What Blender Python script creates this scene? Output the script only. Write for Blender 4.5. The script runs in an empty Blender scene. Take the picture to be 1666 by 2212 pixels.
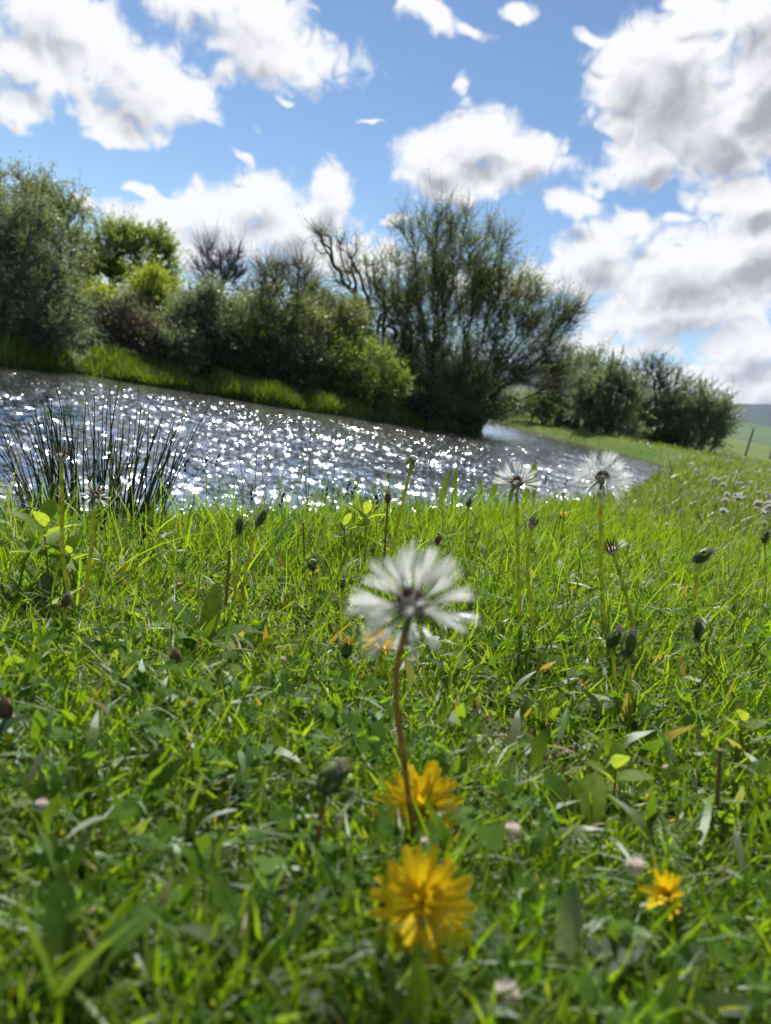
import bpy, math, random
import numpy as np
from mathutils import Vector, Matrix

rng = np.random.default_rng(7)
random.seed(7)
R = math.radians
sc = bpy.context.scene
col = sc.collection

# ------------------------------------------------------------------ camera
CAM = np.array([0.0, 0.0, 0.25])
ROLL, PITCH, FPX, PW, PH = R(10.9), R(9.9), 1665.0, 1666.0, 2212.0
_f = np.array([0, math.cos(PITCH), -math.sin(PITCH)])
_r0 = np.array([1.0, 0, 0]); _u0 = np.cross(_r0, _f)
_r = math.cos(ROLL) * _r0 + math.sin(ROLL) * _u0
_u = -math.sin(ROLL) * _r0 + math.cos(ROLL) * _u0
cd = bpy.data.cameras.new('camera')
cam = bpy.data.objects.new('camera', cd); col.objects.link(cam)
cam.matrix_world = Matrix(((_r[0], _u[0], -_f[0], CAM[0]), (_r[1], _u[1], -_f[1], CAM[1]), (_r[2], _u[2], -_f[2], CAM[2]), (0, 0, 0, 1)))
cd.sensor_fit = 'VERTICAL'; cd.sensor_height = 36.0; cd.lens = FPX / PH * 36.0
cd.clip_start = 0.01; cd.clip_end = 20000
cd.dof.use_dof = True; cd.dof.focus_distance = 1.1; cd.dof.aperture_fstop = cd.lens / 3.8
sc.camera = cam

def ray(px, py):
    d = _f * FPX + _r * (px - PW / 2) - _u * (py - PH / 2)
    return d / d[1]
def at(px, py, Y):            # the point seen in direction (px, py) that stands Y metres ahead
    return CAM + ray(px, py) * Y
def azel(px, py):
    d = ray(px, py)
    return math.atan2(d[0], d[1]), math.atan2(d[2], math.hypot(d[0], d[1]))

# ------------------------------------------------------------------ sun and sky
SUN_AZ, SUN_EL = R(-10), R(52)
SKY_STRENGTH = 0.066
SKY_TINT = (0.84, 0.95, 1.0, 1)
sd = bpy.data.lights.new('sun', 'SUN'); sd.energy = 5.0; sd.angle = R(0.53); sd.color = (1.0, 0.955, 0.88)
sun = bpy.data.objects.new('sun', sd); col.objects.link(sun)
sv = Vector((math.sin(SUN_AZ) * math.cos(SUN_EL), math.cos(SUN_AZ) * math.cos(SUN_EL), math.sin(SUN_EL)))
sun.rotation_euler = sv.to_track_quat('Z', 'Y').to_euler()
sc.view_settings.view_transform = 'Standard'; sc.view_settings.look = 'None'
sc.view_settings.exposure = 0.75; sc.view_settings.gamma = 1.0

world = bpy.data.worlds.new('World'); sc.world = world; world.use_nodes = True

class NT:
    """small helper to write node trees as expressions"""
    def __init__(s, tree): s.t = tree; s.n = tree.nodes; s.l = tree.links
    def new(s, typ, **kw):
        n = s.n.new(typ)
        for k, v in kw.items(): setattr(n, k, v)
        return n
    def put(s, sock, v):
        if isinstance(v, bpy.types.NodeSocket): s.l.new(v, sock)
        elif v is not None:
            try: sock.default_value = v
            except Exception: sock.default_value = tuple(v) + (1.0,)
    def m(s, op, a, b=None, c=None, clamp=False):
        n = s.new('ShaderNodeMath', operation=op, use_clamp=clamp)
        s.put(n.inputs[0], a); s.put(n.inputs[1], b); s.put(n.inputs[2], c)
        return n.outputs[0]
    def v(s, op, a, b=None, scale=None):
        n = s.new('ShaderNodeVectorMath', operation=op)
        s.put(n.inputs[0], a); s.put(n.inputs[1], b)
        if scale is not None: s.put(n.inputs['Scale'], scale)
        return n.outputs['Value'] if op in ('LENGTH', 'DOT_PRODUCT', 'DISTANCE') else n.outputs[0]
    def smooth(s, x, a, b, lo=0.0, hi=1.0, interp='SMOOTHSTEP'):
        n = s.new('ShaderNodeMapRange', interpolation_type=interp)
        s.put(n.inputs['Value'], x); s.put(n.inputs['From Min'], a); s.put(n.inputs['From Max'], b)
        s.put(n.inputs['To Min'], lo); s.put(n.inputs['To Max'], hi)
        return n.outputs[0]
    def noise(s, vec, scale, detail=4, rough=0.55, dist=0.0, lac=2.0, color=False):
        n = s.new('ShaderNodeTexNoise', noise_dimensions='3D')
        s.put(n.inputs['Vector'], vec); s.put(n.inputs['Scale'], scale); s.put(n.inputs['Detail'], detail)
        s.put(n.inputs['Roughness'], rough); s.put(n.inputs['Distortion'], dist); s.put(n.inputs['Lacunarity'], lac)
        return n.outputs['Color'] if color else n.outputs['Fac']
    def mix(s, f, a, b):
        n = s.new('ShaderNodeMix', data_type='RGBA')
        s.put(n.inputs['Factor'], f); s.put(n.inputs['A'], a); s.put(n.inputs['B'], b)
        for k in ('A', 'B'):
            pass
        return n.outputs['Result']
    def mixc(s, f, a, b):
        n = s.new('ShaderNodeMix', data_type='RGBA')
        s.put(n.inputs[0], f); s.put(n.inputs[6], a); s.put(n.inputs[7], b)
        return n.outputs[2]

# clouds: cumulus and torn sheets given by direction (degrees of azimuth, elevation, half-width, half-height, tilt)
def _cl(px, py, rx, ry, rot=0.0, w=1.0):
    a, e = azel(px, py)
    return (a, e, rx / FPX, ry / FPX, R(rot) + ROLL, w)
CLOUDS = [_cl(*c) for c in (
    # torn sheet, upper left
    (60, 130, 225, 84, -14, .8), (290, 165, 245, 84, -22, .8), (560, 85, 270, 88, -14, .8), (120, 25, 215, 70, -5, .8), (470, 5, 290, 70, -5, .8),
    (245, 272, 118, 40, -12, .8), (55, 248, 72, 36, -10, .8), (690, 135, 85, 55, 0, .8), (400, 215, 104, 46, -25, .8),
    # cumulus bank above the trees
    (570, 430, 105, 66, 0), (715, 418, 46, 66, 5), (455, 455, 110, 56, 0), (310, 470, 110, 44, 0), (430, 525, 210, 52, 4), (640, 490, 130, 62, 0),
    (690, 545, 160, 46, 0), (300, 402, 62, 20, -8, .62), (515, 340, 45, 16, -20, .6), (190, 440, 36, 26, 0, .8), (860, 480, 60, 16, 8, .6),
    # middle cumulus
    (1040, 292, 110, 66, 0), (955, 345, 108, 66, 0), (1130, 345, 120, 62, -12), (1020, 395, 130, 46, 0), (1240, 435, 88, 42, -10),
    # upper right
    (1440, 185, 180, 125, 0), (1340, 165, 100, 90, 0), (1550, 290, 150, 110, 0), (1400, 335, 110, 70, 0), (1655, 170, 90, 140, 0), (1610, 40, 80, 70, 0),
    (1268, 84, 60, 18, -10, .8), (1470, 15, 70, 30, 0, .7),
    # right, broad cumulus
    (1300, 545, 125, 84, 0), (1385, 495, 60, 46, 0), (1235, 600, 110, 56, 0), (1500, 580, 190, 92, 0), (1630, 540, 130, 92, 0), (1470, 665, 230, 66, 5),
    (1625, 425, 100, 44, -12), (1465, 462, 46, 22, -15, .6),
    # low bank near the skyline
    (1620, 750, 170, 62, 0), (1345, 745, 95, 26, 8, .85), (1470, 815, 230, 44, 0), (1680, 840, 190, 60, 0), (1050, 620, 220, 40, 0, .8), (1250, 730, 120, 34, 0, .8), (800, 570, 160, 44, 0, .9),
    # torn scraps, top middle
    (935, 42, 95, 34, -14, .8), (1020, 60, 60, 22, -18, .75), (1112, 24, 56, 26, -16, .85), (1000, 185, 30, 20, 30, .55), (620, 215, 36, 14, -10, .6),
    (800, 262, 60, 12, -5, .5))]

wt = NT(world.node_tree); wt.n.clear()
tcw = wt.new('ShaderNodeTexCoord')
sunv = tuple(sv)

def grp_new(name, ins, outs):
    gr = bpy.data.node_groups.new(name, 'ShaderNodeTree')
    for n_, t_ in ins: gr.interface.new_socket(n_, in_out='INPUT', socket_type=t_)
    for n_, t_ in outs: gr.interface.new_socket(n_, in_out='OUTPUT', socket_type=t_)
    g = NT(gr); return gr, g, g.new('NodeGroupInput'), g.new('NodeGroupOutput')
FL, VE = 'NodeSocketFloat', 'NodeSocketVector'
# direction -> (azimuth, elevation) with a slow warp
g_pos, g, gi, go = grp_new('cloud_position', [('Dir', VE)], [('Pos', VE)])
D = g.v('NORMALIZE', gi.outputs[0])
sep = g.new('ShaderNodeSeparateXYZ'); g.put(sep.inputs[0], D)
cmb = g.new('ShaderNodeCombineXYZ'); g.put(cmb.inputs[0], g.m('ARCTAN2', sep.outputs[0], sep.outputs[1])); g.put(cmb.inputs[1], g.m('ARCSINE', sep.outputs[2]))
wv = g.v('SCALE', g.v('SUBTRACT', g.noise(D, 11.0, 3, 0.6, color=True), (0.5, 0.5, 0.5)), scale=0.055)
g.put(go.inputs[0], g.v('MULTIPLY', g.v('ADD', cmb.outputs[0], wv), (1, 1, 0)))
# fine billows
g_det, g, gi, go = grp_new('cloud_billow', [('Dir', VE)], [('Detail', FL)])
D = gi.outputs[0]
n1 = g.noise(D, 15.0, 8, 0.55)
bl = g.m('ABSOLUTE', g.m('MULTIPLY_ADD', g.noise(D, 30.0, 2.0, 0.5, 0.4), 2.0, -1.0))
g.put(go.inputs[0], g.m('ADD', g.m('MULTIPLY_ADD', n1, 1.55, -0.78), g.m('MULTIPLY_ADD', bl, 0.75, -0.15)))
# the same, coarse: used for light and shade
g_low, g, gi, go = grp_new('cloud_billow_coarse', [('Dir', VE)], [('Detail', FL)])
D = gi.outputs[0]
bl = g.m('ABSOLUTE', g.m('MULTIPLY_ADD', g.noise(D, 30.0, 2.0, 0.45, 0.4), 2.0, -1.0))
g.put(go.inputs[0], g.m('ADD', g.m('MULTIPLY_ADD', g.noise(D, 15.0, 2.5, 0.5), 1.55, -0.78), g.m('MULTIPLY_ADD', bl, 0.75, -0.15)))
# colour from the field here, the field a little and a good way towards the sun
g_col, g, gi, go = grp_new('cloud_shade', [('Field', FL), ('Near', FL), ('Far', FL), ('Here', FL)], [('Cover', FL), ('Color', 'NodeSocketColor')])
f0, f1, f2, fh = gi.outputs[0], gi.outputs[1], gi.outputs[2], gi.outputs[3]
g.put(go.inputs[0], g.smooth(f0, -0.08, 0.40))
thick = g.m('MULTIPLY_ADD', g.smooth(f2, -0.05, 0.95, interp='LINEAR'), 0.95, g.m('MULTIPLY', g.smooth(f1, 0.3, 1.6), 0.10))
grey = g.smooth(g.m('MULTIPLY_ADD', g.m('SUBTRACT', f1, fh), 0.32, thick), 0.32, 1.02)
g.put(go.inputs[1], g.mixc(grey, (0.575, 0.577, 0.585, 1), (0.235, 0.245, 0.275, 1)))

def use(t_, gr, *ins):
    n = t_.new('ShaderNodeGroup'); n.node_tree = gr
    for s_, v_ in zip(n.inputs, ins): t_.put(s_, v_)
    return n.outputs
def blob_chain(g, P0, blobs, start=None):
    acc = start
    for a, e, rx, ry, rot, w in blobs:
        Pk = P0
        if acc is not None:                     # one after the other: keeps the compiled shader small
            mk = g.new('ShaderNodeVectorMath', operation='MULTIPLY_ADD')
            g.put(mk.inputs[0], acc); mk.inputs[1].default_value = (1e-9, 1e-9, 0); g.put(mk.inputs[2], P0); Pk = mk.outputs[0]
        mp = g.new('ShaderNodeMapping', vector_type='TEXTURE'); g.put(mp.inputs['Vector'], Pk)
        mp.inputs['Location'].default_value = (a, e, 0); mp.inputs['Rotation'].default_value = (0, 0, rot); mp.inputs['Scale'].default_value = (rx, ry, 1)
        f = g.m('MULTIPLY_ADD', g.v('LENGTH', mp.outputs[0]), -1.0, 0.26 + 0.72 * w)
        acc = g.m('MAXIMUM', f, -0.9) if acc is None else g.m('SMOOTH_MAX', acc, f, 0.30)
    return acc
def cell_group(i, blobs):
    gr, g, gi, go = grp_new('cloud_cell_%d' % i, [('Dir', VE)], [('Cover', FL), ('Color', 'NodeSocketColor')])
    D = gi.outputs[0]
    tosun = g.v('NORMALIZE', g.v('SUBTRACT', sunv, D))
    b0 = blob_chain(g, use(g, g_pos, D)[0], blobs)
    if b0 is None: return None
    D2 = g.v('ADD', D, g.v('SCALE', tosun, scale=g.m('MULTIPLY_ADD', b0, 1e-9, 0.034)))
    b2 = blob_chain(g, use(g, g_pos, D2)[0], blobs)
    d0 = use(g, g_det, D)[0]
    dh = use(g, g_low, g.v('ADD', D, g.v('SCALE', tosun, scale=g.m('MULTIPLY', d0, 1e-9))))[0]
    d1 = use(g, g_low, g.v('ADD', D, g.v('SCALE', tosun, scale=g.m('MULTIPLY_ADD', dh, 1e-9, 0.012))))[0]
    o = use(g, g_col, g.m('ADD', b0, d0), g.m('ADD', b0, d1), g.m('MULTIPLY_ADD', d1, 0.20, b2), g.m('ADD', b0, dh))
    g.put(go.inputs[0], o[0]); g.put(go.inputs[1], o[1])
    return gr
def rest_group():
    gr, g, gi, go = grp_new('cloud_rest', [('Dir', VE)], [('Cover', FL), ('Color', 'NodeSocketColor')])
    D = gi.outputs[0]
    big = g.m('MULTIPLY_ADD', g.noise(g.v('MULTIPLY', D, (1, 1, 1.7)), 4.2, 6, 0.55), 6.5, -3.45)
    f = g.m('MINIMUM', big, 1.0)
    o = use(g, g_col, f, f, g.m('MULTIPLY', f, 0.8), f)
    g.put(go.inputs[0], o[0]); g.put(go.inputs[1], o[1])
    return gr

def sky_shader(T, dirv, gr, emit):
    """clear Nishita sky with the clouds of one group over it; T is the world's or a sky material's tree"""
    sky = T.new('ShaderNodeTexSky', sky_type='NISHITA', sun_disc=False)
    sky.sun_elevation = SUN_EL; sky.sun_rotation = SUN_AZ; sky.altitude = 1500; sky.air_density = 1.0; sky.dust_density = 0.15; sky.ozone_density = 2.5
    T.put(sky.inputs[0], dirv)
    tint = T.new('ShaderNodeMix', data_type='RGBA', blend_type='MULTIPLY'); tint.inputs[0].default_value = 1.0
    T.put(tint.inputs[6], sky.outputs[0]); tint.inputs[7].default_value = tuple(c * SKY_STRENGTH for c in SKY_TINT[:3]) + (1,)
    c_ = tint.outputs[2]
    if gr is not None:
        n = use(T, gr, dirv); c_ = T.mixc(n[0], c_, n[1])
    b_ = T.new('ShaderNodeEmission' if emit else 'ShaderNodeBackground'); T.put(b_.inputs[0], c_); b_.inputs[1].default_value = 1.0
    return b_.outputs[0]
wo = wt.new('ShaderNodeOutputWorld')
wt.l.new(sky_shader(wt, wt.v('NORMALIZE', tcw.outputs['Generated']), rest_group(), False), wo.inputs[0])

# the part of the sky above the valley, as a dome shell 9 km off; cut into patches so that each weighs only the few clouds near it
A0, A1, E0, E1, NA, NE_ = R(-42), R(38), R(-3), R(34), 7, 5
SKY_R, SUB = 9000.0, 3
def dome_material(i, blobs):
    m_ = bpy.data.materials.new('sky_patch_%d' % i); m_.use_nodes = True; m_.cycles.emission_sampling = 'NONE'
    T = NT(m_.node_tree); T.n.clear()
    g_ = T.new('ShaderNodeNewGeometry'); o_ = T.new('ShaderNodeOutputMaterial')
    T.l.new(sky_shader(T, T.v('NORMALIZE', g_.outputs['Position']), cell_group(i, blobs) if blobs else None, True), o_.inputs[0])
    return m_
dome_mats, dome_idx = [], {}
plain = None
for j in range(NE_):
    e0, e1 = E0 + (E1 - E0) * j / NE_, E0 + (E1 - E0) * (j + 1) / NE_
    for i in range(NA):
        a0, a1 = A0 + (A1 - A0) * i / NA, A0 + (A1 - A0) * (i + 1) / NA
        bl = []
        for c in CLOUDS:
            ex = 1.5 * math.hypot(c[2] * math.cos(c[4]), c[3] * math.sin(c[4])) + 0.045; ey = 1.5 * math.hypot(c[2] * math.sin(c[4]), c[3] * math.cos(c[4])) + 0.045
            if a0 - ex < c[0] < a1 + ex and e0 - ey < c[1] < e1 + 0.036 + ey: bl.append(c)
        if not bl and plain is not None: dome_idx[i, j] = plain; continue
        dome_mats.append(dome_material(j * NA + i, bl)); dome_idx[i, j] = len(dome_mats) - 1
        if not bl: plain = len(dome_mats) - 1
na_, ne_ = NA * SUB + 1, NE_ * SUB + 1
dv = [(SKY_R * math.cos(e_) * math.sin(a_), SKY_R * math.cos(e_) * math.cos(a_), SKY_R * math.sin(e_)) for e_ in np.linspace(E0, E1, ne_) for a_ in np.linspace(A0, A1, na_)]
df_ = [(j * na_ + i, (j + 1) * na_ + i, (j + 1) * na_ + i + 1, j * na_ + i + 1) for j in range(ne_ - 1) for i in range(na_ - 1)]
dm = bpy.data.meshes.new('sky'); dm.from_pydata(dv, [], df_)
for m_ in dome_mats: dm.materials.append(m_)
dm.polygons.foreach_set('material_index', [dome_idx[i // SUB, j // SUB] for j in range(ne_ - 1) for i in range(na_ - 1)])
sky_o = bpy.data.objects.new('sky', dm); col.objects.link(sky_o); sky_o['kind'] = 'structure'
world.cycles.sampling_method = 'MANUAL'; world.cycles.sample_map_resolution = 512

cy = sc.cycles
cy.use_denoising = True; cy.max_bounces = 8; cy.diffuse_bounces = 3; cy.glossy_bounces = 3; cy.transmission_bounces = 5
cy.transparent_max_bounces = 8; cy.caustics_reflective = False; cy.caustics_refractive = False; cy.sample_clamp_indirect = 4.0; cy.sample_clamp_direct = 0
cy.use_adaptive_sampling = True; cy.adaptive_threshold = 0.02

# ------------------------------------------------------------------ helpers for meshes and objects
def tag(o, label=None, cat=None, group=None, kind=None):
    if label: o['label'] = label
    if cat: o['category'] = cat
    if group: o['group'] = group
    if kind: o['kind'] = kind
    return o
def link(name, data, mat=None, parent=None, loc=None):
    o = bpy.data.objects.new(name, data); col.objects.link(o)
    if mat is not None and data is not None and not data.materials: data.materials.append(mat)
    if parent is not None: o.parent = parent
    if loc is not None: o.location = loc
    return o
def empty(name, loc):
    o = bpy.data.objects.new(name, None); o.empty_display_size = 0.02; col.objects.link(o); o.location = loc; return o
def mesh_np(name, V, F, smooth=True, mat=None, mats=None, midx=None):
    """V (n,3); F (m,k) one face size, or list of such arrays"""
    me = bpy.data.meshes.new(name)
    Fs = F if isinstance(F, list) else [F]
    Fs = [np.asarray(f, dtype=np.int32) for f in Fs if len(f)]
    V = np.asarray(V, dtype=np.float32)
    me.vertices.add(len(V)); me.vertices.foreach_set('co', V.ravel())
    nl = sum(f.size for f in Fs); nf = sum(len(f) for f in Fs)
    me.loops.add(nl); me.loops.foreach_set('vertex_index', np.concatenate([f.ravel() for f in Fs]))
    me.polygons.add(nf)
    tot = np.concatenate([np.full(len(f), f.shape[1], np.int32) for f in Fs])
    start = np.concatenate([[0], np.cumsum(tot)[:-1]]).astype(np.int32)
    me.polygons.foreach_set('loop_start', start)
    try: me.polygons.foreach_set('loop_total', tot)
    except Exception: pass
    if midx is not None: me.polygons.foreach_set('material_index', np.asarray(midx, np.int32))
    me.polygons.foreach_set('use_smooth', np.full(nf, smooth, dtype=bool))
    me.update(calc_edges=True); me.validate(clean_customdata=False)
    for m_ in (mats or ([mat] if mat else [])): me.materials.append(m_)
    return me
def nrm(a):
    return a / np.maximum(np.linalg.norm(a, axis=-1, keepdims=True), 1e-9)
def tubes(paths, radii, sides=5, cap=False):
    """list of (k,3) polylines with (k,) radii -> V, quads"""
    Vs, Fs, off = [], [], 0
    ang = np.arange(sides) * 2 * math.pi / sides
    for P_, r_ in zip(paths, radii):
        P_ = np.asarray(P_, float); k = len(P_)
        t = nrm(np.gradient(P_, axis=0))
        ref = np.array([0, 0, 1.0]) if abs(t[0, 2]) < 0.9 else np.array([1.0, 0, 0])
        n = nrm(np.cross(t, ref)); b = np.cross(t, n)
        ring = P_[:, None, :] + np.asarray(r_)[:, None, None] * (np.cos(ang)[None, :, None] * n[:, None, :] + np.sin(ang)[None, :, None] * b[:, None, :])
        Vs.append(ring.reshape(-1, 3))
        i = np.arange(k - 1)[:, None] * sides; j = np.arange(sides)[None, :]; j2 = (j + 1) % sides
        Fs.append((np.stack([i + j, i + j2, i + sides + j2, i + sides + j], -1) + off).reshape(-1, 4))
        off += k * sides
    return np.concatenate(Vs), np.concatenate(Fs)

# ------------------------------------------------------------------ materials
def mat_new(name):
    m_ = bpy.data.materials.new(name); m_.use_nodes = True
    t = NT(m_.node_tree); t.n.clear()
    out = t.new('ShaderNodeOutputMaterial')
    return m_, t, out
def mat_leaf(name, cols, trans=0.5, tcol=None, rough=0.4, spec=0.35, scale=None, tmul=1.6):
    """thin leaf: reflects, lets light through, slight sheen. cols: list of (pos, rgb) picked per piece"""
    m_, t, out = mat_new(name)
    g_ = t.new('ShaderNodeNewGeometry')
    rp = t.new('ShaderNodeValToRGB'); t.put(rp.inputs[0], g_.outputs['Random Per Island'])
    el_ = rp.color_ramp.elements
    while len(el_) < len(cols): el_.new(0.5)
    for e_, (p_, c_) in zip(el_, cols): e_.position = p_; e_.color = tuple(c_) + (1,)
    base = rp.outputs[0]
    if scale:
        tc = t.new('ShaderNodeTexCoord')
        nz = t.noise(tc.outputs['Object'], scale, 3, 0.6)
        base = t.mixc(t.smooth(nz, 0.35, 0.7), base, t.mixc(0.45, base, (0.02, 0.04, 0.008, 1)))
    df = t.new('ShaderNodeBsdfDiffuse'); t.put(df.inputs[0], base)
    tl = t.new('ShaderNodeBsdfTranslucent')
    mul = t.new('ShaderNodeMix', data_type='RGBA', blend_type='MULTIPLY'); mul.inputs[0].default_value = 1.0
    t.put(mul.inputs[6], base); mul.inputs[7].default_value = tuple(c * tmul for c in (tcol or (1.15, 1.0, 0.5))) + (1,)
    t.put(tl.inputs[0], mul.outputs[2])
    mx = t.new('ShaderNodeMixShader'); mx.inputs[0].default_value = trans
    t.l.new(df.outputs[0], mx.inputs[1]); t.l.new(tl.outputs[0], mx.inputs[2])
    gl = t.new('ShaderNodeBsdfGlossy'); gl.inputs['Roughness'].default_value = rough; gl.inputs[0].default_value = (0.9, 0.95, 1.0, 1)
    fr = t.new('ShaderNodeFresnel'); fr.inputs[0].default_value = 1.42
    mg = t.new('ShaderNodeMixShader'); t.put(mg.inputs[0], t.m('MULTIPLY', fr.outputs[0], spec, clamp=True))
    t.l.new(mx.outputs[0], mg.inputs[1]); t.l.new(gl.outputs[0], mg.inputs[2])
    t.l.new(mg.outputs[0], out.inputs[0])
    return m_
def mat_rough(name, cols, scale=8.0, rough=0.85, bump=0.0, detail=6, spec=0.3, coords='Object', bscale=None):
    m_, t, out = mat_new(name)
    tc = t.new('ShaderNodeTexCoord')
    nz = t.noise(tc.outputs[coords], scale, detail, 0.6)
    rp = t.new('ShaderNodeValToRGB'); t.put(rp.inputs[0], nz)
    el_ = rp.color_ramp.elements
    while len(el_) < len(cols): el_.new(0.5)
    for e_, (p_, c_) in zip(el_, cols): e_.position = p_; e_.color = tuple(c_) + (1,)
    p = t.new('ShaderNodeBsdfPrincipled'); t.put(p.inputs['Base Color'], rp.outputs[0]); p.inputs['Roughness'].default_value = rough
    p.inputs['Specular IOR Level'].default_value = spec
    if bump:
        bp = t.new('ShaderNodeBump'); bp.inputs['Strength'].default_value = bump; bp.inputs['Distance'].default_value = 0.02
        t.put(bp.inputs['Height'], t.noise(tc.outputs[coords], bscale or scale * 3, 5, 0.6)); t.l.new(bp.outputs[0], p.inputs['Normal'])
    t.l.new(p.outputs[0], out.inputs[0])
    return m_

# ------------------------------------------------------------------ terrain: camera meadow, river bed, far bank
WATER_Z = -1.05
WATER = np.array([(-40, -14), (-20, -5), (-8, 1.2), (-3, 2.6), (-1.2, 3.3), (.3, 4.6), (1.8, 7), (3.2, 10.5), (5.0, 15), (7.0, 19.3), (8.48, 22.6), (9.0, 25), (8.9, 27.9),
    (7.8, 30), (5.9, 35.3), (3, 40), (-4, 52), (-20, 72), (-60, 110), (-75, 95), (-25, 58), (-8, 46), (-1, 38), (2.3, 31), (2.75, 27.5), (2.5, 26.1), (1.6, 25.2), (-.3, 23.2), (-1.9, 20.9), (-3.2, 19.7),
    (-5, 19.4), (-6.3, 18.4), (-7.7, 18.1), (-8.5, 16.2), (-12, 13), (-20, 8), (-40, -2)], float)
CREST = np.array([(-40, -19), (-20, -9), (-8, -1.8), (-3, -.1), (-1.5, .6), (-.62, 1.15), (0, 1.7), (.54, 2.55), (1.2, 3.9), (2.1, 6.2), (3.6, 10), (5.6, 14.8), (7.9, 19.2), (9.7, 22.6), (10.4, 25.2), (10.4, 28.2),
    (9.2, 31), (7.3, 36.4), (4.3, 41.3), (-3, 53.5)], float)
def seg_dist(P_, poly, closed):
    A = poly; B = np.roll(poly, -1, 0)
    if not closed: A, B = A[:-1], B[:-1]
    best = np.full(len(P_), 1e18)
    for a_, b_ in zip(A, B):
        ab = b_ - a_; t_ = np.clip(((P_ - a_) @ ab) / (ab @ ab), 0, 1)
        d_ = P_ - a_ - t_[:, None] * ab
        best = np.minimum(best, (d_ * d_).sum(1))
    return np.sqrt(best)
def inside(P_, poly):
    x, y = P_[:, 0], P_[:, 1]; r_ = np.zeros(len(P_), bool)
    n = len(poly)
    for i in range(n):
        x1, y1 = poly[i]; x2, y2 = poly[(i + 1) % n]
        if y1 == y2: continue
        c_ = ((y1 > y) != (y2 > y)) & (x < (x2 - x1) * (y - y1) / (y2 - y1) + x1)
        r_ ^= c_
    return r_
# region between the river and the crest on the camera's side
NEARSTRIP = np.concatenate([CREST, WATER[:17][::-1]])
FARSIDE = np.concatenate([WATER[17:], [(-200, -40), (-200, 120), (-60, 110)]])
def wob(x, y, s_, k):
    return np.sin(x * s_ + 1.3 * k) * np.cos(y * s_ * 1.13 + 2.1 * k) + 0.5 * np.sin(x * s_ * 2.3 + y * s_ * 1.7 + k)
def ground_z(x, y):
    x = np.atleast_1d(np.asarray(x, float)); y = np.atleast_1d(np.asarray(y, float))
    P_ = np.stack([x, y], 1); r_ = np.hypot(x, y)
    L = 0.085 * 1.1 * np.tanh(x / 1.1) * np.exp(-(r_ / 9) ** 2) - 0.065 * np.tanh(y / 1.7) - 0.0105 * r_ * (r_ < 45) - 0.0105 * 45 * (r_ >= 45)
    L = L - 0.03 * np.clip((r_ - .7) / 1.2, 0, 1) - 0.05 * np.clip((r_ - 2.2) / 4, 0, 1)
    L = L - 0.06 * np.exp(-(((x - 1.05) / .75) ** 2 + ((y - 3.0) / 1.6) ** 2)) - 0.05 * np.exp(-(((x - 2.0) / 1.1) ** 2 + ((y - 5.6) / 2.2) ** 2))
    L = L + 0.012 * wob(x, y, 2.6, 1) * np.clip(r_ / 1.0, 0, 1) + 0.05 * wob(x, y, .35, 2) * np.clip((r_ - 4) / 6, 0, 1)
    L = L + np.clip((r_ - 60) / 800, 0, 1) ** 1.2 * 6.0 * (0.9 + 0.4 * np.sin(np.arctan2(x, y) * 7 + 1))
    near_ = r_ < 140
    z = L.copy()
    Q = P_[near_]
    sw = seg_dist(Q, WATER, True); wet = inside(Q, WATER)
    zn = L[near_].copy()
    strip = inside(Q, NEARSTRIP) & ~wet
    if strip.any():
        s_c = seg_dist(Q[strip], CREST, False); t_ = sw[strip] / (sw[strip] + s_c)
        t_ = 1 - (1 - t_) ** 1.5
        zn[strip] = WATER_Z + (L[near_][strip] - WATER_Z) * t_
    qx, qy = Q[:, 0], Q[:, 1]
    far_ = (~wet) & inside(Q, FARSIDE)
    sf = sw[far_]
    zn[far_] = WATER_Z + 0.30 * (1 - np.exp(-sf / 0.45)) + 0.055 * np.minimum(sf, 12) + 0.04 * wob(qx[far_], qy[far_], .9, 3)
    zn[wet] = WATER_Z - 0.02 - 0.45 * (1 - np.exp(-sw[wet] / 1.2))
    z[near_] = zn
    return z
def gz(x, y): return float(ground_z(x, y)[0])

rs = np.concatenate([np.geomspace(0.03, 3, 70), np.geomspace(3.07, 45, 125), np.geomspace(46.5, 200, 40), np.geomspace(210, 6000, 30)])
an = np.concatenate([np.linspace(-180, -40, 40)[:-1], np.linspace(-40, 36, 170)[:-1], np.linspace(36, 180, 40)[:-1]])
rr, aa = np.meshgrid(rs, np.radians(an), indexing='ij')
gx, gy = (rr * np.sin(aa)).ravel(), (rr * np.cos(aa)).ravel()
gzv = ground_z(gx, gy)
nr, na = rr.shape
I, J = np.meshgrid(np.arange(nr - 1), np.arange(na), indexing='ij'); J2 = (J + 1) % na
GF = np.stack([I * na + J, I * na + J2, (I + 1) * na + J2, (I + 1) * na + J], -1).reshape(-1, 4)[:, ::-1]
GV = np.stack([gx, gy, gzv], 1)
GV = np.concatenate([GV, [[0, 0, gz(0, 0)]]]); c0 = len(GV) - 1
GT = np.stack([np.full(na, c0), (np.arange(na) + 1) % na, np.arange(na)], 1)[:, ::-1] * 1
m_ground, t, out = mat_new('meadow_soil')
tc = t.new('ShaderNodeTexCoord'); pos = tc.outputs['Object']
sp = t.new('ShaderNodeSeparateXYZ'); t.put(sp.inputs[0], pos)
n_a = t.noise(pos, 35.0, 6, 0.65); n_b = t.noise(pos, 0.6, 4, 0.6); n_c = t.noise(pos, 0.012, 5, 0.6)
soil = t.mixc(t.smooth(n_a, 0.35, 0.65), (0.030, 0.022, 0.013, 1), (0.085, 0.068, 0.038, 1))
moss = t.mixc(t.smooth(n_a, 0.3, 0.7), (0.020, 0.034, 0.008, 1), (0.055, 0.085, 0.018, 1))
near_c = t.mixc(t.smooth(t.noise(pos, 14.0, 4, 0.6), 0.42, 0.6), soil, moss)
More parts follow.
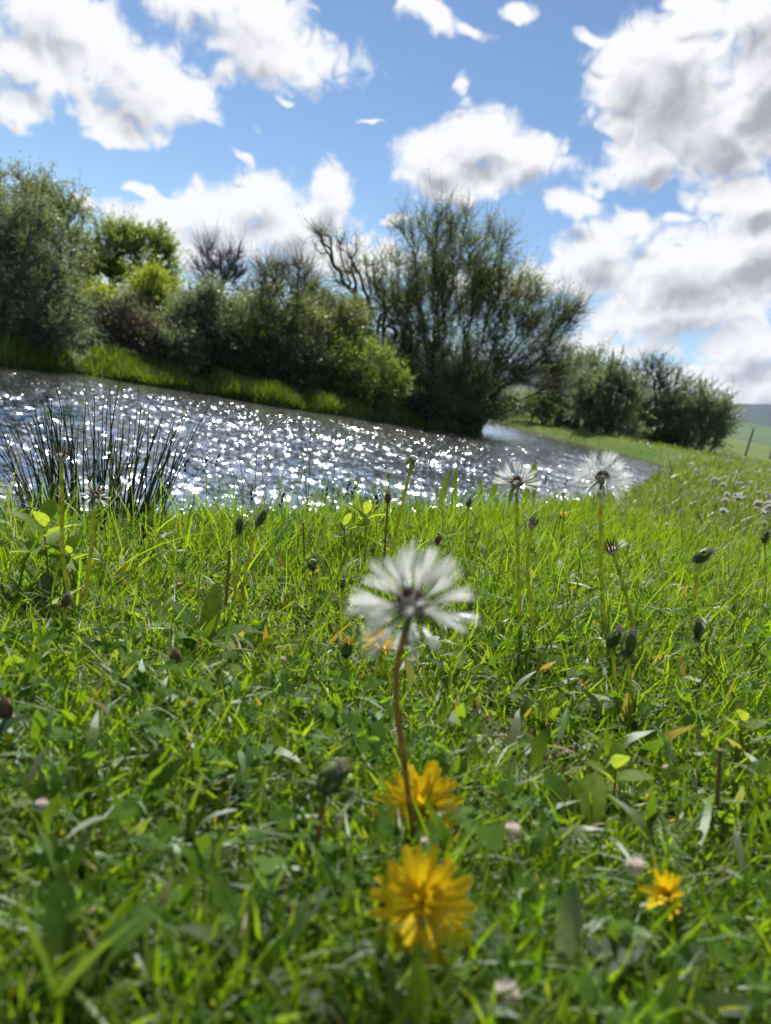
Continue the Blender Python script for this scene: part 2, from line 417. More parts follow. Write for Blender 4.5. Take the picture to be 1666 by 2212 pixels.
field_c = t.mixc(t.smooth(n_c, 0.38, 0.62), (0.060, 0.115, 0.018, 1), (0.10, 0.14, 0.032, 1))
field_c = t.mixc(t.m('MULTIPLY', t.smooth(n_b, 0.4, 0.7), 0.35), field_c, (0.13, 0.12, 0.06, 1))
dist = t.v('LENGTH', pos)
gc = t.mixc(t.smooth(dist, 4.0, 14.0), near_c, field_c)
mud = t.mixc(t.smooth(n_b, 0.3, 0.7), (0.05, 0.038, 0.024, 1), (0.10, 0.078, 0.05, 1))
gc = t.mixc(t.m('MULTIPLY', t.smooth(sp.outputs[2], -0.93, -1.03), t.smooth(dist, 120.0, 60.0)), gc, mud)
pb = t.new('ShaderNodeBsdfPrincipled'); t.put(pb.inputs['Base Color'], gc); pb.inputs['Roughness'].default_value = 0.95; pb.inputs['Specular IOR Level'].default_value = 0.1
bp = t.new('ShaderNodeBump'); bp.inputs['Strength'].default_value = 0.6; bp.inputs['Distance'].default_value = 0.01; t.put(bp.inputs['Height'], n_a)
t.l.new(bp.outputs[0], pb.inputs['Normal']); t.l.new(pb.outputs[0], out.inputs[0])
ground = tag(link('ground', mesh_np('ground', GV, [GF, GT], True, m_ground)), kind='structure')

# far hills: long wooded ridges round the valley
def ridge(name, dist, zfun, depth, mat, a0, a1, n=220):
    a_ = np.radians(np.linspace(a0, a1, n)); k = 14
    V = []
    for i in range(k):
        s_ = i / (k - 1)
        prof = math.sin(s_ * math.pi / 2) ** 0.85
        d_ = dist + depth * s_
        wig = 1 + 0.10 * np.sin(a_ * 60 + i * .9) * (1 - s_) * s_ * 3
        V.append(np.stack([np.sin(a_) * d_, np.cos(a_) * d_, -3 + (zfun(a_) + 3) * prof * wig], 1))
    for i in range(3):
        d_ = dist + depth * (1 + .35 * (i + 1)); V.append(np.stack([np.sin(a_) * d_, np.cos(a_) * d_, zfun(a_) * (1 - .4 * (i + 1))], 1))
    V = np.concatenate(V); kk = k + 3
    I, J = np.meshgrid(np.arange(kk - 1), np.arange(n - 1), indexing='ij')
    Fq = np.stack([I * n + J, I * n + J + 1, (I + 1) * n + J + 1, (I + 1) * n + J], -1).reshape(-1, 4)[:, ::-1]
    return tag(link(name, mesh_np(name, V, Fq, True, mat)), kind='structure')
m_hill = mat_rough('wooded_hill', [(0.3, (0.012, 0.022, 0.020)), (0.55, (0.020, 0.033, 0.028)), (0.75, (0.034, 0.050, 0.034))], 0.004, 1.0, spec=0.0)
m_hill2 = mat_rough('grassy_hill', [(0.3, (0.07, 0.11, 0.045)), (0.6, (0.10, 0.135, 0.06))], 0.008, 1.0, spec=0.0)
ridge('hills', 2400, lambda a_: 152 + 20 * np.sin(a_ * 25 - 10.36) + 4 * np.sin(a_ * 61), 900, m_hill, -75, 75)
ridge('foothills', 900, lambda a_: 29 + 4 * np.sin(a_ * 13 + 2) + 2 * np.sin(a_ * 31), 500, m_hill2, -75, 75)

# ------------------------------------------------------------------ river
m_water, t, out = mat_new('river_water')
tc = t.new('ShaderNodeTexCoord'); pos = tc.outputs['Object']
mpn = t.new('ShaderNodeMapping'); t.put(mpn.inputs[0], pos); mpn.inputs['Rotation'].default_value = (0, 0, R(-35)); mpn.inputs['Scale'].default_value = (1.0, 0.72, 1.0)
# wind chop: slopes from several sizes of ripple (a vector noise gives the two slope components)
def slope(scale, amp, det):
    return t.v('SCALE', t.v('SUBTRACT', t.noise(mpn.outputs[0], scale, det, 0.55, 0.3, color=True), (0.5, 0.5, 0.5)), scale=amp)
sl = t.v('ADD', slope(15.0, 1.25, 2), slope(38.0, 0.75, 1))          # the smallest ripples; the waves themselves are geometry
att = t.new('ShaderNodeAttribute', attribute_name='lee'); sl = t.v('SCALE', sl, scale=att.outputs['Fac'])   # slack water under the banks
g_ = t.new('ShaderNodeNewGeometry')
nv = t.v('NORMALIZE', t.v('ADD', t.v('MULTIPLY', sl, (1, 1, 0)), g_.outputs['Normal']))
gl = t.new('ShaderNodeBsdfGlossy'); gl.inputs['Roughness'].default_value = 0.115; t.put(gl.inputs['Normal'], nv)
tr = t.new('ShaderNodeBsdfDiffuse'); tr.inputs[0].default_value = (0.024, 0.034, 0.050, 1)
fr = t.new('ShaderNodeFresnel'); fr.inputs[0].default_value = 1.333; t.put(fr.inputs['Normal'], nv)
mx = t.new('ShaderNodeMixShader'); t.put(mx.inputs[0], fr.outputs[0]); t.l.new(tr.outputs[0], mx.inputs[1]); t.l.new(gl.outputs[0], mx.inputs[2])
t.l.new(mx.outputs[0], out.inputs[0])
wx = np.linspace(-60, 14, 75); wy = np.linspace(-16, 100, 117)
wgx, wgy = np.meshgrid(wx, wy, indexing='ij')
P_ = np.stack([wgx.ravel(), wgy.ravel()], 1)
keep = inside(P_, WATER) | (seg_dist(P_, WATER, True) < 3.0)
nx_, ny_ = wgx.shape
I, J = np.meshgrid(np.arange(nx_ - 1), np.arange(ny_ - 1), indexing='ij')
WF = np.stack([I * ny_ + J, (I + 1) * ny_ + J, (I + 1) * ny_ + J + 1, I * ny_ + J + 1], -1).reshape(-1, 4)
WF = WF[keep[WF].all(1)]
used, inv = np.unique(WF, return_inverse=True)
# chop in the reach one can see: a fan of fine mesh whose waves run with the wind
wr = np.random.default_rng(8)
rw = [2.6]
while rw[-1] < 46: rw.append(rw[-1] + .045 + .0026 * max(0, rw[-1] - 6))
aw = np.radians(np.concatenate([np.arange(-66, -34, .6), np.arange(-34, 30, .30), np.arange(30, 42, .6)]))
RR, AA = np.meshgrid(np.array(rw), aw, indexing='ij')
vx, vy = (RR * np.sin(AA)).ravel(), (RR * np.cos(AA)).ravel(); Q = np.stack([vx, vy], 1)
lee_v = np.clip(.25 + .75 * seg_dist(Q, WATER[21:], False) / 2.4, .25, 1.0)
gust_v = np.clip(.78 + .22 * wob(vx * .8 + vy * .6, vy * 2.2 - vx * .5, .55, 3) + .12 * wob(vx, vy, 1.9, 5), .4, 1.25) * np.clip(1.25 - vy / 45, .5, 1.0)
NWV = 70; zz = np.zeros(len(vx)); lam = np.geomspace(.20, 1.7, NWV)
for L_ in lam:
    th_ = R(205) + wr.normal() * .65; k_ = 2 * math.pi / L_; ph_ = wr.random() * 6.28
    s_ = .212 * math.sqrt(2 / NWV) * (1.25 - .35 * L_)
    c_ = k_ * (vx * math.cos(th_) + vy * math.sin(th_)) + ph_
    zz += s_ / k_ * (np.sin(c_) + .18 * np.cos(2 * c_)) * (vx * 0 + np.clip(L_ / (RR.ravel() * .0105), .25, 1))
zz *= lee_v * gust_v
n1_, n2_ = RR.shape
I, J = np.meshgrid(np.arange(n1_ - 1), np.arange(n2_ - 1), indexing='ij')
FW = np.stack([I * n2_ + J, I * n2_ + J + 1, (I + 1) * n2_ + J + 1, (I + 1) * n2_ + J], -1).reshape(-1, 4)[:, ::-1]
okw = inside(Q, WATER) | (seg_dist(Q, WATER, True) < .6)
FW = FW[okw[FW].all(1)]; used2, inv2 = np.unique(FW, return_inverse=True)
VA = np.stack([P_[used, 0], P_[used, 1], np.full(len(used), WATER_Z - .05)], 1); VB = np.stack([vx, vy, WATER_Z + zz], 1)[used2]
river_me = mesh_np('river', np.concatenate([VA, VB]), np.concatenate([inv.reshape(-1, 4), inv2.reshape(-1, 4) + len(VA)]), True, m_water)
la = river_me.attributes.new('lee', 'FLOAT', 'POINT'); la.data.foreach_set('value', np.concatenate([np.ones(len(VA)), lee_v[used2]]).astype(np.float32))
river = tag(link('river', river_me), kind='structure')

# ------------------------------------------------------------------ trees and shrubs on the far bank
BARK_DARK = mat_rough('bark_dark', [(0.3, (0.020, 0.016, 0.014)), (0.7, (0.055, 0.045, 0.040))], 30.0, 0.95, spec=0.15)
BARK_GREY = mat_rough('bark_grey', [(0.3, (0.055, 0.047, 0.045)), (0.7, (0.13, 0.115, 0.11))], 30.0, 0.95, spec=0.15)
BARK_RED = mat_rough('bark_red', [(0.3, (0.075, 0.045, 0.040)), (0.7, (0.15, 0.10, 0.085))], 30.0, 0.95, spec=0.15)
LF_SILVER = mat_leaf('leaf_silver', [(0.0, (0.080, 0.115, 0.062)), (0.5, (0.130, 0.172, 0.097)), (1.0, (0.205, 0.250, 0.155))], 0.42, (1.05, 1.05, .65), 0.5, 0.13, tmul=1.9)
LF_GREEN = mat_leaf('leaf_green', [(0.0, (0.081, 0.143, 0.025)), (0.5, (0.133, 0.214, 0.039)), (1.0, (0.205, 0.285, 0.062))], 0.5, None, 0.5, 0.16, tmul=2.0)
LF_LIME = mat_leaf('leaf_lime', [(0.0, (0.152, 0.223, 0.025)), (0.5, (0.214, 0.294, 0.036)), (1.0, (0.294, 0.347, 0.053))], 0.5, None, 0.5, 0.15, tmul=2.0)
LF_OLIVE = mat_leaf('leaf_olive', [(0.0, (0.071, 0.110, 0.036)), (0.5, (0.121, 0.160, 0.057)), (1.0, (0.187, 0.223, 0.081))], 0.45, (1.1, 1.0, .6), 0.5, 0.2, tmul=2.1)
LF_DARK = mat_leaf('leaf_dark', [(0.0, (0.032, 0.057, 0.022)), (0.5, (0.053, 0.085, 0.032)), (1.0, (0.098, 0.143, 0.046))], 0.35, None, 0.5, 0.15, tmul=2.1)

LF_WILLOW = mat_leaf('leaf_willow', [(0.0, (0.085, 0.132, 0.032)), (0.5, (0.140, 0.195, 0.048)), (1.0, (0.205, 0.250, 0.070))], 0.5, (1.1, 1.0, .55), 0.5, 0.2, tmul=2.0)

def grow(base, lobes, n, seed, stems=1, spread=0.25, shell=0.55, plw=0.22):
    """lobes: (centre, radii). Returns nodes, parent index, pipe radius weights and the lobe of each node"""
    r_ = np.random.default_rng(seed)
    vol = np.array([np.prod(rd) ** (2 / 3.) for _, rd in lobes]); vol = vol / vol.sum()
    pts, lob = [], []
    for k, (c, rd) in enumerate(lobes):
        m_ = max(6, int(n * vol[k]))
        d = nrm(r_.normal(size=(m_, 3))); q = r_.random(m_) ** shell
        pts.append(c + d * q[:, None] * rd); lob += [k] * m_
    pts = np.concatenate(pts); lob = np.array(lob)
    nodes, par, path, lb = [], [], [], []
    for s_ in range(stems):
        a_ = r_.random() * 6.28; rr_ = spread * math.sqrt(r_.random()) * (stems > 1)
        nodes.append(base + np.array([math.cos(a_) * rr_, math.sin(a_) * rr_, -0.1])); par.append(-1); path.append(0.0); lb.append(-1)
    ok = pts[:, 2] > base[2] + 0.12
    pts, lob = pts[ok], lob[ok]
    order = np.argsort(np.linalg.norm((pts - base) * [1, 1, 0.8], axis=1))
    dirs = [np.array([0, 0, 1.0])] * stems
    N = np.zeros((len(pts) + stems, 3)); N[:stems] = nodes
    D = np.zeros_like(N); D[:stems] = dirs
    PL = np.zeros(len(N)); cnt = stems
    for i in order:
        v_ = pts[i] - N[:cnt]; d_ = np.linalg.norm(v_, axis=1) + 1e-6
        cosang = (v_ * D[:cnt]).sum(1) / d_
        cost = d_ * (1.0 + 0.9 * (1 - cosang)) + plw * PL[:cnt]
        j = int(np.argmin(cost))
        N[cnt] = pts[i]; PL[cnt] = PL[j] + d_[j]; D[cnt] = nrm((0.45 * D[j] + v_[j] / d_[j])[None])[0]
        par.append(j); lb.append(lob[i]); cnt += 1
    w = np.zeros(cnt)
    ch = np.zeros(cnt, int)
    for i in range(cnt - 1, -1, -1):
        w[i] += 1.0
        if par[i] >= 0: w[par[i]] += w[i]; ch[par[i]] += 1
    return N, np.array(par), w, np.array(lb), D, ch

def leaf_quads(P_, dirs, length, width, r_):
    """diamond leaves at P_ pointing along dirs"""
    n = len(P_)
    d = nrm(dirs + 0.7 * r_.normal(size=(n, 3)))
    s_ = nrm(np.cross(d, r_.normal(size=(n, 3))))
    up = np.cross(s_, d)
    L = (length * (0.6 + 0.8 * r_.random(n)))[:, None]; W_ = (width * (0.7 + 0.6 * r_.random(n)))[:, None]
    V = np.stack([P_ - s_ * W_ * .5, P_ + d * L, P_ + d * L * .35 + s_ * W_ * .55 + up * W_ * .2], 1).reshape(-1, 3)
    F_ = np.arange(3 * n).reshape(-1, 3)
    return V, F_

def tree(name, label, cat, base_px, Y, lobes_px, n, leaf, bark, twigs=5, leaves=9, llen=0.075, lwid=0.03, tlen=0.5, stems=1, seed=1, group=None,
         leaf_lobes=None, up=0.35, bare_top=0.0, pipe=0.0075, tw_r=0.0055, spread=0.25, zbase=None, droop=0.0, depth=1.0, plw=0.3, ragged=0.5):
    r_ = np.random.default_rng(seed * 101 + 5)
    if Y > 30 or name == 'undergrowth_bush': twigs = max(4, int(twigs * .62)); leaves *= 1.4
    b = at(base_px[0], base_px[1], Y)
    b[2] = gz(b[0], b[1]) if zbase is None else zbase
    lobes = []
    for k, L in enumerate(lobes_px):
        px, py, rx, ry = L[:4]; dy = L[4] if len(L) > 4 else 0.0
        c = at(px, py, Y + dy); s_ = (Y + dy) / FPX
        rd = np.array([rx * s_, 0.5 * (rx + ry) * s_ * depth, ry * s_])
        lobes.append((c, rd))
    nl = len(lobes)
    for k in range(nl):                      # smaller boughs break the outline of each mass
        c, rd = lobes[k]
        for q in range(3):
            d_ = nrm(r_.normal(size=(1, 3)) + np.array([[0, 0, .35]]))[0]
            lobes.append((c + d_ * rd * (.75 + .3 * r_.random()), rd * (.28 + .22 * r_.random()) * ragged * 2))
            if leaf_lobes is not None: leaf_lobes = list(leaf_lobes) + [leaf_lobes[k] * (.5 + r_.random())]
    N, par, w, lb, D, ch = grow(b, lobes, n, seed, stems, spread, plw=plw)
    root = empty(name, b)
    # limbs: every node to its parent, bent a little
    P_, Rr = [], []
    rad = pipe * np.sqrt(w)
    for i in range(len(N)):
        j = par[i]
        if j < 0: continue
        a_, c_ = N[j], N[i]; L = np.linalg.norm(c_ - a_)
        m1 = a_ + D[j] * L * .35 * (ch[j] < 40) + (0 if ch[j] < 40 else (c_ - a_) * .35)
        t_ = np.array([0, .5, 1.0])[:, None]
        pts = (1 - t_) ** 2 * a_ + 2 * t_ * (1 - t_) * m1 + t_ ** 2 * c_
        pts[1] += r_.normal(size=3) * L * 0.04
        ra = min(rad[j], rad[i] * 1.35)
        P_.append(pts - b); Rr.append(np.linspace(ra, rad[i], 3))
    V, F_ = tubes(P_, Rr, 4)
    link('trunk', mesh_np('trunk', V, F_, True, bark), None, root)
    # twigs
    tip = np.where((lb >= 0))[0]
    k = np.repeat(tip, twigs); m_ = len(k)
    cen = np.array([lobes[l][0] for l in lb[k]]); rdl = np.array([lobes[l][1] for l in lb[k]])
    outw = nrm((N[k] - cen) / rdl + 1e-3)
    d0 = nrm(0.55 * D[k] + 0.55 * outw + up * np.array([0, 0, 1.0]) + 0.62 * r_.normal(size=(m_, 3)))
    TL = tlen * (0.4 + 0.8 * r_.random(m_) + 0.9 * (r_.random(m_) < .07))[:, None]
    p0 = N[k] + (N[par[k]] - N[k]) * (r_.random((m_, 1)) * 0.9) - b
    bend = r_.normal(size=(m_, 3)) * 0.22 + np.array([0, 0, 0.15 - droop])
    p1 = p0 + d0 * TL * .5; p2 = p1 + nrm(d0 + bend) * TL * .5
    TW = np.stack([p0, p1, p2], 1)
    ang = np.arange(3) * 2.0944
    t_ = nrm(p2 - p0); n_ = nrm(np.cross(t_, r_.normal(size=(m_, 3)))); b_ = np.cross(t_, n_)
    rad_ = np.array([tw_r, tw_r * .75])[None, :, None, None]
    ring = TW[:, :2, None, :] + rad_ * (np.cos(ang)[None, None, :, None] * n_[:, None, None, :] + np.sin(ang)[None, None, :, None] * b_[:, None, None, :])
    TV = np.concatenate([ring.reshape(m_, 6, 3), TW[:, 2:3, :]], 1)
    o_ = (np.arange(m_) * 7)[:, None]; j_ = np.arange(3)[None, :]; j2 = (j_ + 1) % 3
    FT = [np.stack([o_ + j_, o_ + j2, o_ + 3 + j2, o_ + 3 + j_], -1).reshape(-1, 4), np.stack([o_ + 3 + j_, o_ + 3 + j2, o_ + 6 + 0 * j_], -1).reshape(-1, 3)]
    link('twigs', mesh_np('twigs', TV.reshape(-1, 3), FT, True, bark), None, root)
    # leaves along the twigs
    if leaf is not None and leaves > 0:
        dens = np.ones(m_)
        if leaf_lobes is not None: dens = np.array([leaf_lobes[l] for l in lb[k]], float)
        if bare_top: dens *= np.clip(1 - bare_top * ((N[k] - cen) / rdl)[:, 2], 0, 1.5)
        # leaves come in clumps: whole boughs leafier than others
        clump = 0.55 + 0.9 * (np.sin(N[k][:, 0] * 2.1 + seed) * np.cos(N[k][:, 2] * 2.7 + N[k][:, 1] * 1.9) * .5 + .5)
        cnt = r_.poisson(leaves * dens * clump)
        kk = np.repeat(np.arange(m_), cnt)
        u_ = r_.random(len(kk)) ** 0.8
        lp = np.where(u_[:, None] < .5, p0[kk] + (p1 - p0)[kk] * (u_ * 2)[:, None], p1[kk] + (p2 - p1)[kk] * (u_ * 2 - 1)[:, None]) + r_.normal(size=(len(kk), 3)) * 0.025
        V, F_ = leaf_quads(lp, (p2 - p0)[kk] / TL[kk] + np.array([0, 0, 0.2 - droop]), llen, lwid, r_)
        link('crown', mesh_np('crown', V, F_, False, leaf), None, root)
    tag(root, label, cat, group)
    return root

TREES = 'trees and shrubs on the far bank'
tree('willow_tree', 'tall grey green willow with dark bare inner boughs behind the broad bank willow', 'tree', (70, 730), 21.5,
     [(30, 420, 95, 60), (110, 455, 75, 62), (158, 545, 42, 95), (60, 540, 110, 110), (-60, 480, 100, 120)], 520, LF_OLIVE, BARK_GREY, 6, 13, stems=4, seed=1, spread=.6, group=TREES)
tree('willow_tree', 'broad silvery grey willow overhanging the bank beside the bright reed grass', 'tree', (30, 770), 18.0,
     [(50, 500, 80, 65), (30, 600, 120, 105), (100, 650, 72, 105), (10, 690, 90, 70), (-70, 600, 100, 130), (130, 720, 52, 50)], 620, LF_SILVER, BARK_GREY, 6, 15, stems=5, seed=2, spread=.6, group=TREES, droop=.15)
tree('spreading_tree', 'round crowned green tree with open umbrella of boughs and dark forked trunk', 'tree', (268, 660), 28.0,
     [(222, 545, 44, 46), (300, 532, 66, 36), (348, 582, 42, 46), (262, 512, 52, 26), (225, 590, 40, 26), (310, 600, 50, 30), (190, 600, 30, 40)], 340, LF_GREEN, BARK_DARK, 7, 20, llen=.09, stems=2, seed=3, group=TREES, pipe=.012)
tree('lime_bush', 'low lime green bush in front of the round crowned tree trunk', 'bush', (215, 715), 22.5, [(195, 655, 46, 30), (235, 665, 40, 24), (185, 690, 40, 30)], 130, LF_LIME, BARK_DARK, 6, 22, stems=4, seed=4, spread=.3, group=TREES)
tree('lime_bush', 'upright lime green bush with rounded top beside the round crowned tree', 'bush', (330, 712), 23.0, [(332, 622, 42, 34), (325, 665, 44, 34)], 150, LF_LIME, BARK_DARK, 6, 22, stems=4, seed=5, spread=.3, group=TREES)
tree('leafless_shrub', 'purplish grey leafless shrub standing behind the bright reed grass', 'shrub', (255, 768), 20.6, [(225, 695, 55, 45), (280, 690, 52, 40), (255, 735, 66, 30)], 260, LF_SILVER, BARK_GREY, 8, 1.6, stems=8, seed=6, spread=.6, group=TREES, tw_r=.006)
tree('leafless_shrub', 'reddish brown leafless shrub beside the purplish grey one', 'shrub', (330, 790), 20.2, [(325, 735, 55, 40), (365, 745, 40, 36)], 220, LF_OLIVE, BARK_RED, 8, 1.0, stems=8, seed=7, spread=.5, group=TREES, tw_r=.006)
tree('grey_shrub', 'dusty grey green shrub with thin dark upright stems above the reed bank', 'shrub', (455, 812), 21.4, [(440, 675, 68, 42), (395, 712, 60, 46), (475, 715, 60, 66), (430, 765, 70, 34)], 420, LF_SILVER, BARK_DARK, 6, 10, stems=6, seed=8, spread=.5, group=TREES)
tree('leafless_tree', 'thin leafless tree with wispy twigs rising over the grey green shrub', 'tree', (485, 700), 27.0, [(450, 570, 38, 34), (500, 575, 40, 34), (475, 605, 60, 36)], 170, None, BARK_GREY, 7, 0, stems=4, seed=9, group=TREES, tlen=.7, up=.8, tw_r=.007)
tree('leafless_tree', 'tangle of thin leafless twigs rising behind the half leafed olive shrub', 'tree', (630, 760), 27.5, [(585, 590, 44, 36), (645, 595, 46, 38), (560, 640, 40, 30), (670, 640, 40, 36)], 230, LF_OLIVE, BARK_GREY, 7, .8, stems=6, seed=22, group=TREES, tlen=.75, up=.7, tw_r=.006, plw=.5)
tree('mixed_shrub', 'half leafed olive shrub with bare purple twigs sticking out of its top', 'shrub', (600, 840), 22.6, [(600, 678, 70, 44), (560, 715, 58, 52), (640, 718, 62, 56), (600, 775, 84, 46), (610, 610, 52, 38)], 520, LF_OLIVE, BARK_GREY, 7, 9, stems=7, seed=10, spread=.6, group=TREES, leaf_lobes=[1.2, 1, 1.2, .8, .08])
tree('dark_shrub', 'dense dark shrub standing in shade above the reed bank', 'shrub', (585, 850), 21.9, [(560, 775, 50, 50), (640, 800, 60, 50), (600, 830, 70, 28)], 300, LF_DARK, BARK_DARK, 7, 15, stems=6, seed=11, spread=.5, group=TREES)  # the shade on this mass is put into its dark leaf colour
tree('mixed_shrub', 'olive shrub with yellowish leaf tips beside the largest tree', 'shrub', (720, 860), 24.2, [(690, 665, 46, 38), (735, 705, 52, 54), (690, 740, 58, 54), (740, 785, 60, 56)], 460, LF_OLIVE, BARK_DARK, 6, 11, stems=5, seed=12, spread=.6, group=TREES)
tree('leaning_tree', 'sparse dark tree with long limbs leaning away from the largest tree', 'tree', (850, 890), 27.0, [(735, 560, 46, 44), (775, 600, 52, 54), (830, 660, 60, 66), (840, 760, 60, 60), (690, 530, 20, 26)], 260, LF_OLIVE, BARK_DARK, 5, 4, stems=2, seed=13, group=TREES, pipe=.011, tlen=.6)
tree('low_bush', 'low rounded mid green bush at the foot of the largest tree', 'bush', (795, 890), 22.9, [(790, 795, 68, 50), (830, 835, 50, 40), (750, 835, 50, 45)], 300, LF_GREEN, BARK_DARK, 6, 15, stems=6, seed=14, spread=.4, group=TREES)
tree('willow_tree', 'largest fan shaped willow on the point with leafy top and bare arching lower boughs', 'tree', (962, 922), 27.4,
     [(925, 545, 76, 95), (1010, 560, 80, 100), (1070, 640, 85, 90), (1130, 700, 80, 80), (880, 650, 80, 90), (960, 680, 110, 100), (1180, 760, 70, 66), (880, 780, 80, 80), (1000, 800, 120, 90), (1120, 810, 100, 66), (960, 860, 110, 50), (1210, 700, 56, 50)],
     1600, LF_WILLOW, BARK_DARK, 10, 6.5, stems=34, seed=15, spread=.75, group=TREES, tlen=.85, leaf_lobes=[.55, .65, 1.1, .7, .9, 1.0, .35, 1.0, .9, .15, .9, .2], up=.5, pipe=.0040, tw_r=.0056, llen=.085, plw=.6)
tree('olive_tree', 'olive brown half leafed tree standing behind the silver willow', 'tree', (1205, 925), 39.0, [(1215, 800, 48, 50), (1262, 815, 46, 50), (1230, 860, 60, 50)], 330, LF_OLIVE, BARK_GREY, 6, 10, llen=.1, lwid=.04, tlen=.8, stems=5, seed=16, spread=.8, group=TREES, tw_r=.008)
tree('low_bush', 'low dull green bush under the arching boughs across the bend', 'bush', (1175, 926), 38.0, [(1150, 890, 40, 26), (1205, 890, 44, 34)], 200, LF_OLIVE, BARK_DARK, 6, 12, llen=.1, lwid=.04, tlen=.6, stems=6, seed=17, spread=.8, group=TREES)
tree('silver_willow', 'pale silver leafed willow bush on the bank beyond the river bend', 'tree', (1285, 960), 35.0, [(1290, 840, 40, 36), (1330, 870, 44, 44), (1275, 880, 36, 36), (1345, 920, 36, 30), (1300, 905, 50, 34), (1318, 815, 20, 26)], 420, LF_SILVER, BARK_DARK, 6, 20, llen=.105, lwid=.042, tlen=.7, stems=4, seed=18, spread=.5, group=TREES, ragged=.75)
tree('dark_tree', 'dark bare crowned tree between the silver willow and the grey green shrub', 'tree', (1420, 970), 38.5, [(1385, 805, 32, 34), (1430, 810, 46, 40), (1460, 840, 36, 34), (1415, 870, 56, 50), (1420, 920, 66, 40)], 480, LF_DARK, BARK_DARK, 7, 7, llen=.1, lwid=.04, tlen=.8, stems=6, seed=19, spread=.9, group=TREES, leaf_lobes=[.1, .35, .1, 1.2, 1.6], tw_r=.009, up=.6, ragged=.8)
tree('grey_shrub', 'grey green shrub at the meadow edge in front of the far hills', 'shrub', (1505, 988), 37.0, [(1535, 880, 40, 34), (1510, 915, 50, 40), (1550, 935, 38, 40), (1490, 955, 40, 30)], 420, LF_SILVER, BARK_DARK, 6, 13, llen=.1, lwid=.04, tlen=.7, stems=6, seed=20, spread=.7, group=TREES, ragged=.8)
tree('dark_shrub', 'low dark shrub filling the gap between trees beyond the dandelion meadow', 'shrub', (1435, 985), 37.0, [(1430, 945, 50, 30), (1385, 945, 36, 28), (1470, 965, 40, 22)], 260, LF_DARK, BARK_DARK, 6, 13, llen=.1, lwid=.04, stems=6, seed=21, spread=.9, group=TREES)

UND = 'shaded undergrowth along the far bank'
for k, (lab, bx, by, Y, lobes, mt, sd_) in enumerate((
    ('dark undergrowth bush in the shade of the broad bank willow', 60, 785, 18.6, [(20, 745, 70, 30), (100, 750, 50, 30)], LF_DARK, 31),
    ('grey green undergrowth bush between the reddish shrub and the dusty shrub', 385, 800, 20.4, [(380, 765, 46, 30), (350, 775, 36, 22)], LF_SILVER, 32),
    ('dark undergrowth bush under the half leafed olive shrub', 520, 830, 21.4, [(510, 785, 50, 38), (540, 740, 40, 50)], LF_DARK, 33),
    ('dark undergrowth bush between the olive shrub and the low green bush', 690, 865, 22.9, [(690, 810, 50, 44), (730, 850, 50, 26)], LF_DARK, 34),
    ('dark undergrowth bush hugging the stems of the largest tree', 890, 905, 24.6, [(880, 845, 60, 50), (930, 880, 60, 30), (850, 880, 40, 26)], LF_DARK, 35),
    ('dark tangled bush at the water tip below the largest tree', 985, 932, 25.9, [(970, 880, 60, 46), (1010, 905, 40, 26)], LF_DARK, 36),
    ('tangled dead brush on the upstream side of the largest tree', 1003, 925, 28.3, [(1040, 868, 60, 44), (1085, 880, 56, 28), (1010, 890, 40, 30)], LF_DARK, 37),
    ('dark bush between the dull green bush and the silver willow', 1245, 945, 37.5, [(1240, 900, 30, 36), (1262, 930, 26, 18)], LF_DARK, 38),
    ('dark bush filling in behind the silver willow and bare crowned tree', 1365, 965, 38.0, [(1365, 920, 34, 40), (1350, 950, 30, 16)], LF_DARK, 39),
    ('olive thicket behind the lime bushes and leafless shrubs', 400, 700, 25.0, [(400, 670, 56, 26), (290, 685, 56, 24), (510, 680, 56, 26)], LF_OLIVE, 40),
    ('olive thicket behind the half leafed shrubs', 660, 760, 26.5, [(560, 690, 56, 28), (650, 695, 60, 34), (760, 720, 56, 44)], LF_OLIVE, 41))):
    tree('undergrowth_bush', lab, 'bush', (bx, by), Y, lobes, 380 if k in (4, 5, 6) else 260, mt, BARK_DARK, 8 if k in (4, 5, 6) else 7, 12 if k != 6 else 5, stems=7, seed=sd_, spread=.6, group=UND, tlen=.55, llen=.08 if Y < 30 else .1, lwid=.032 if Y < 30 else .04)

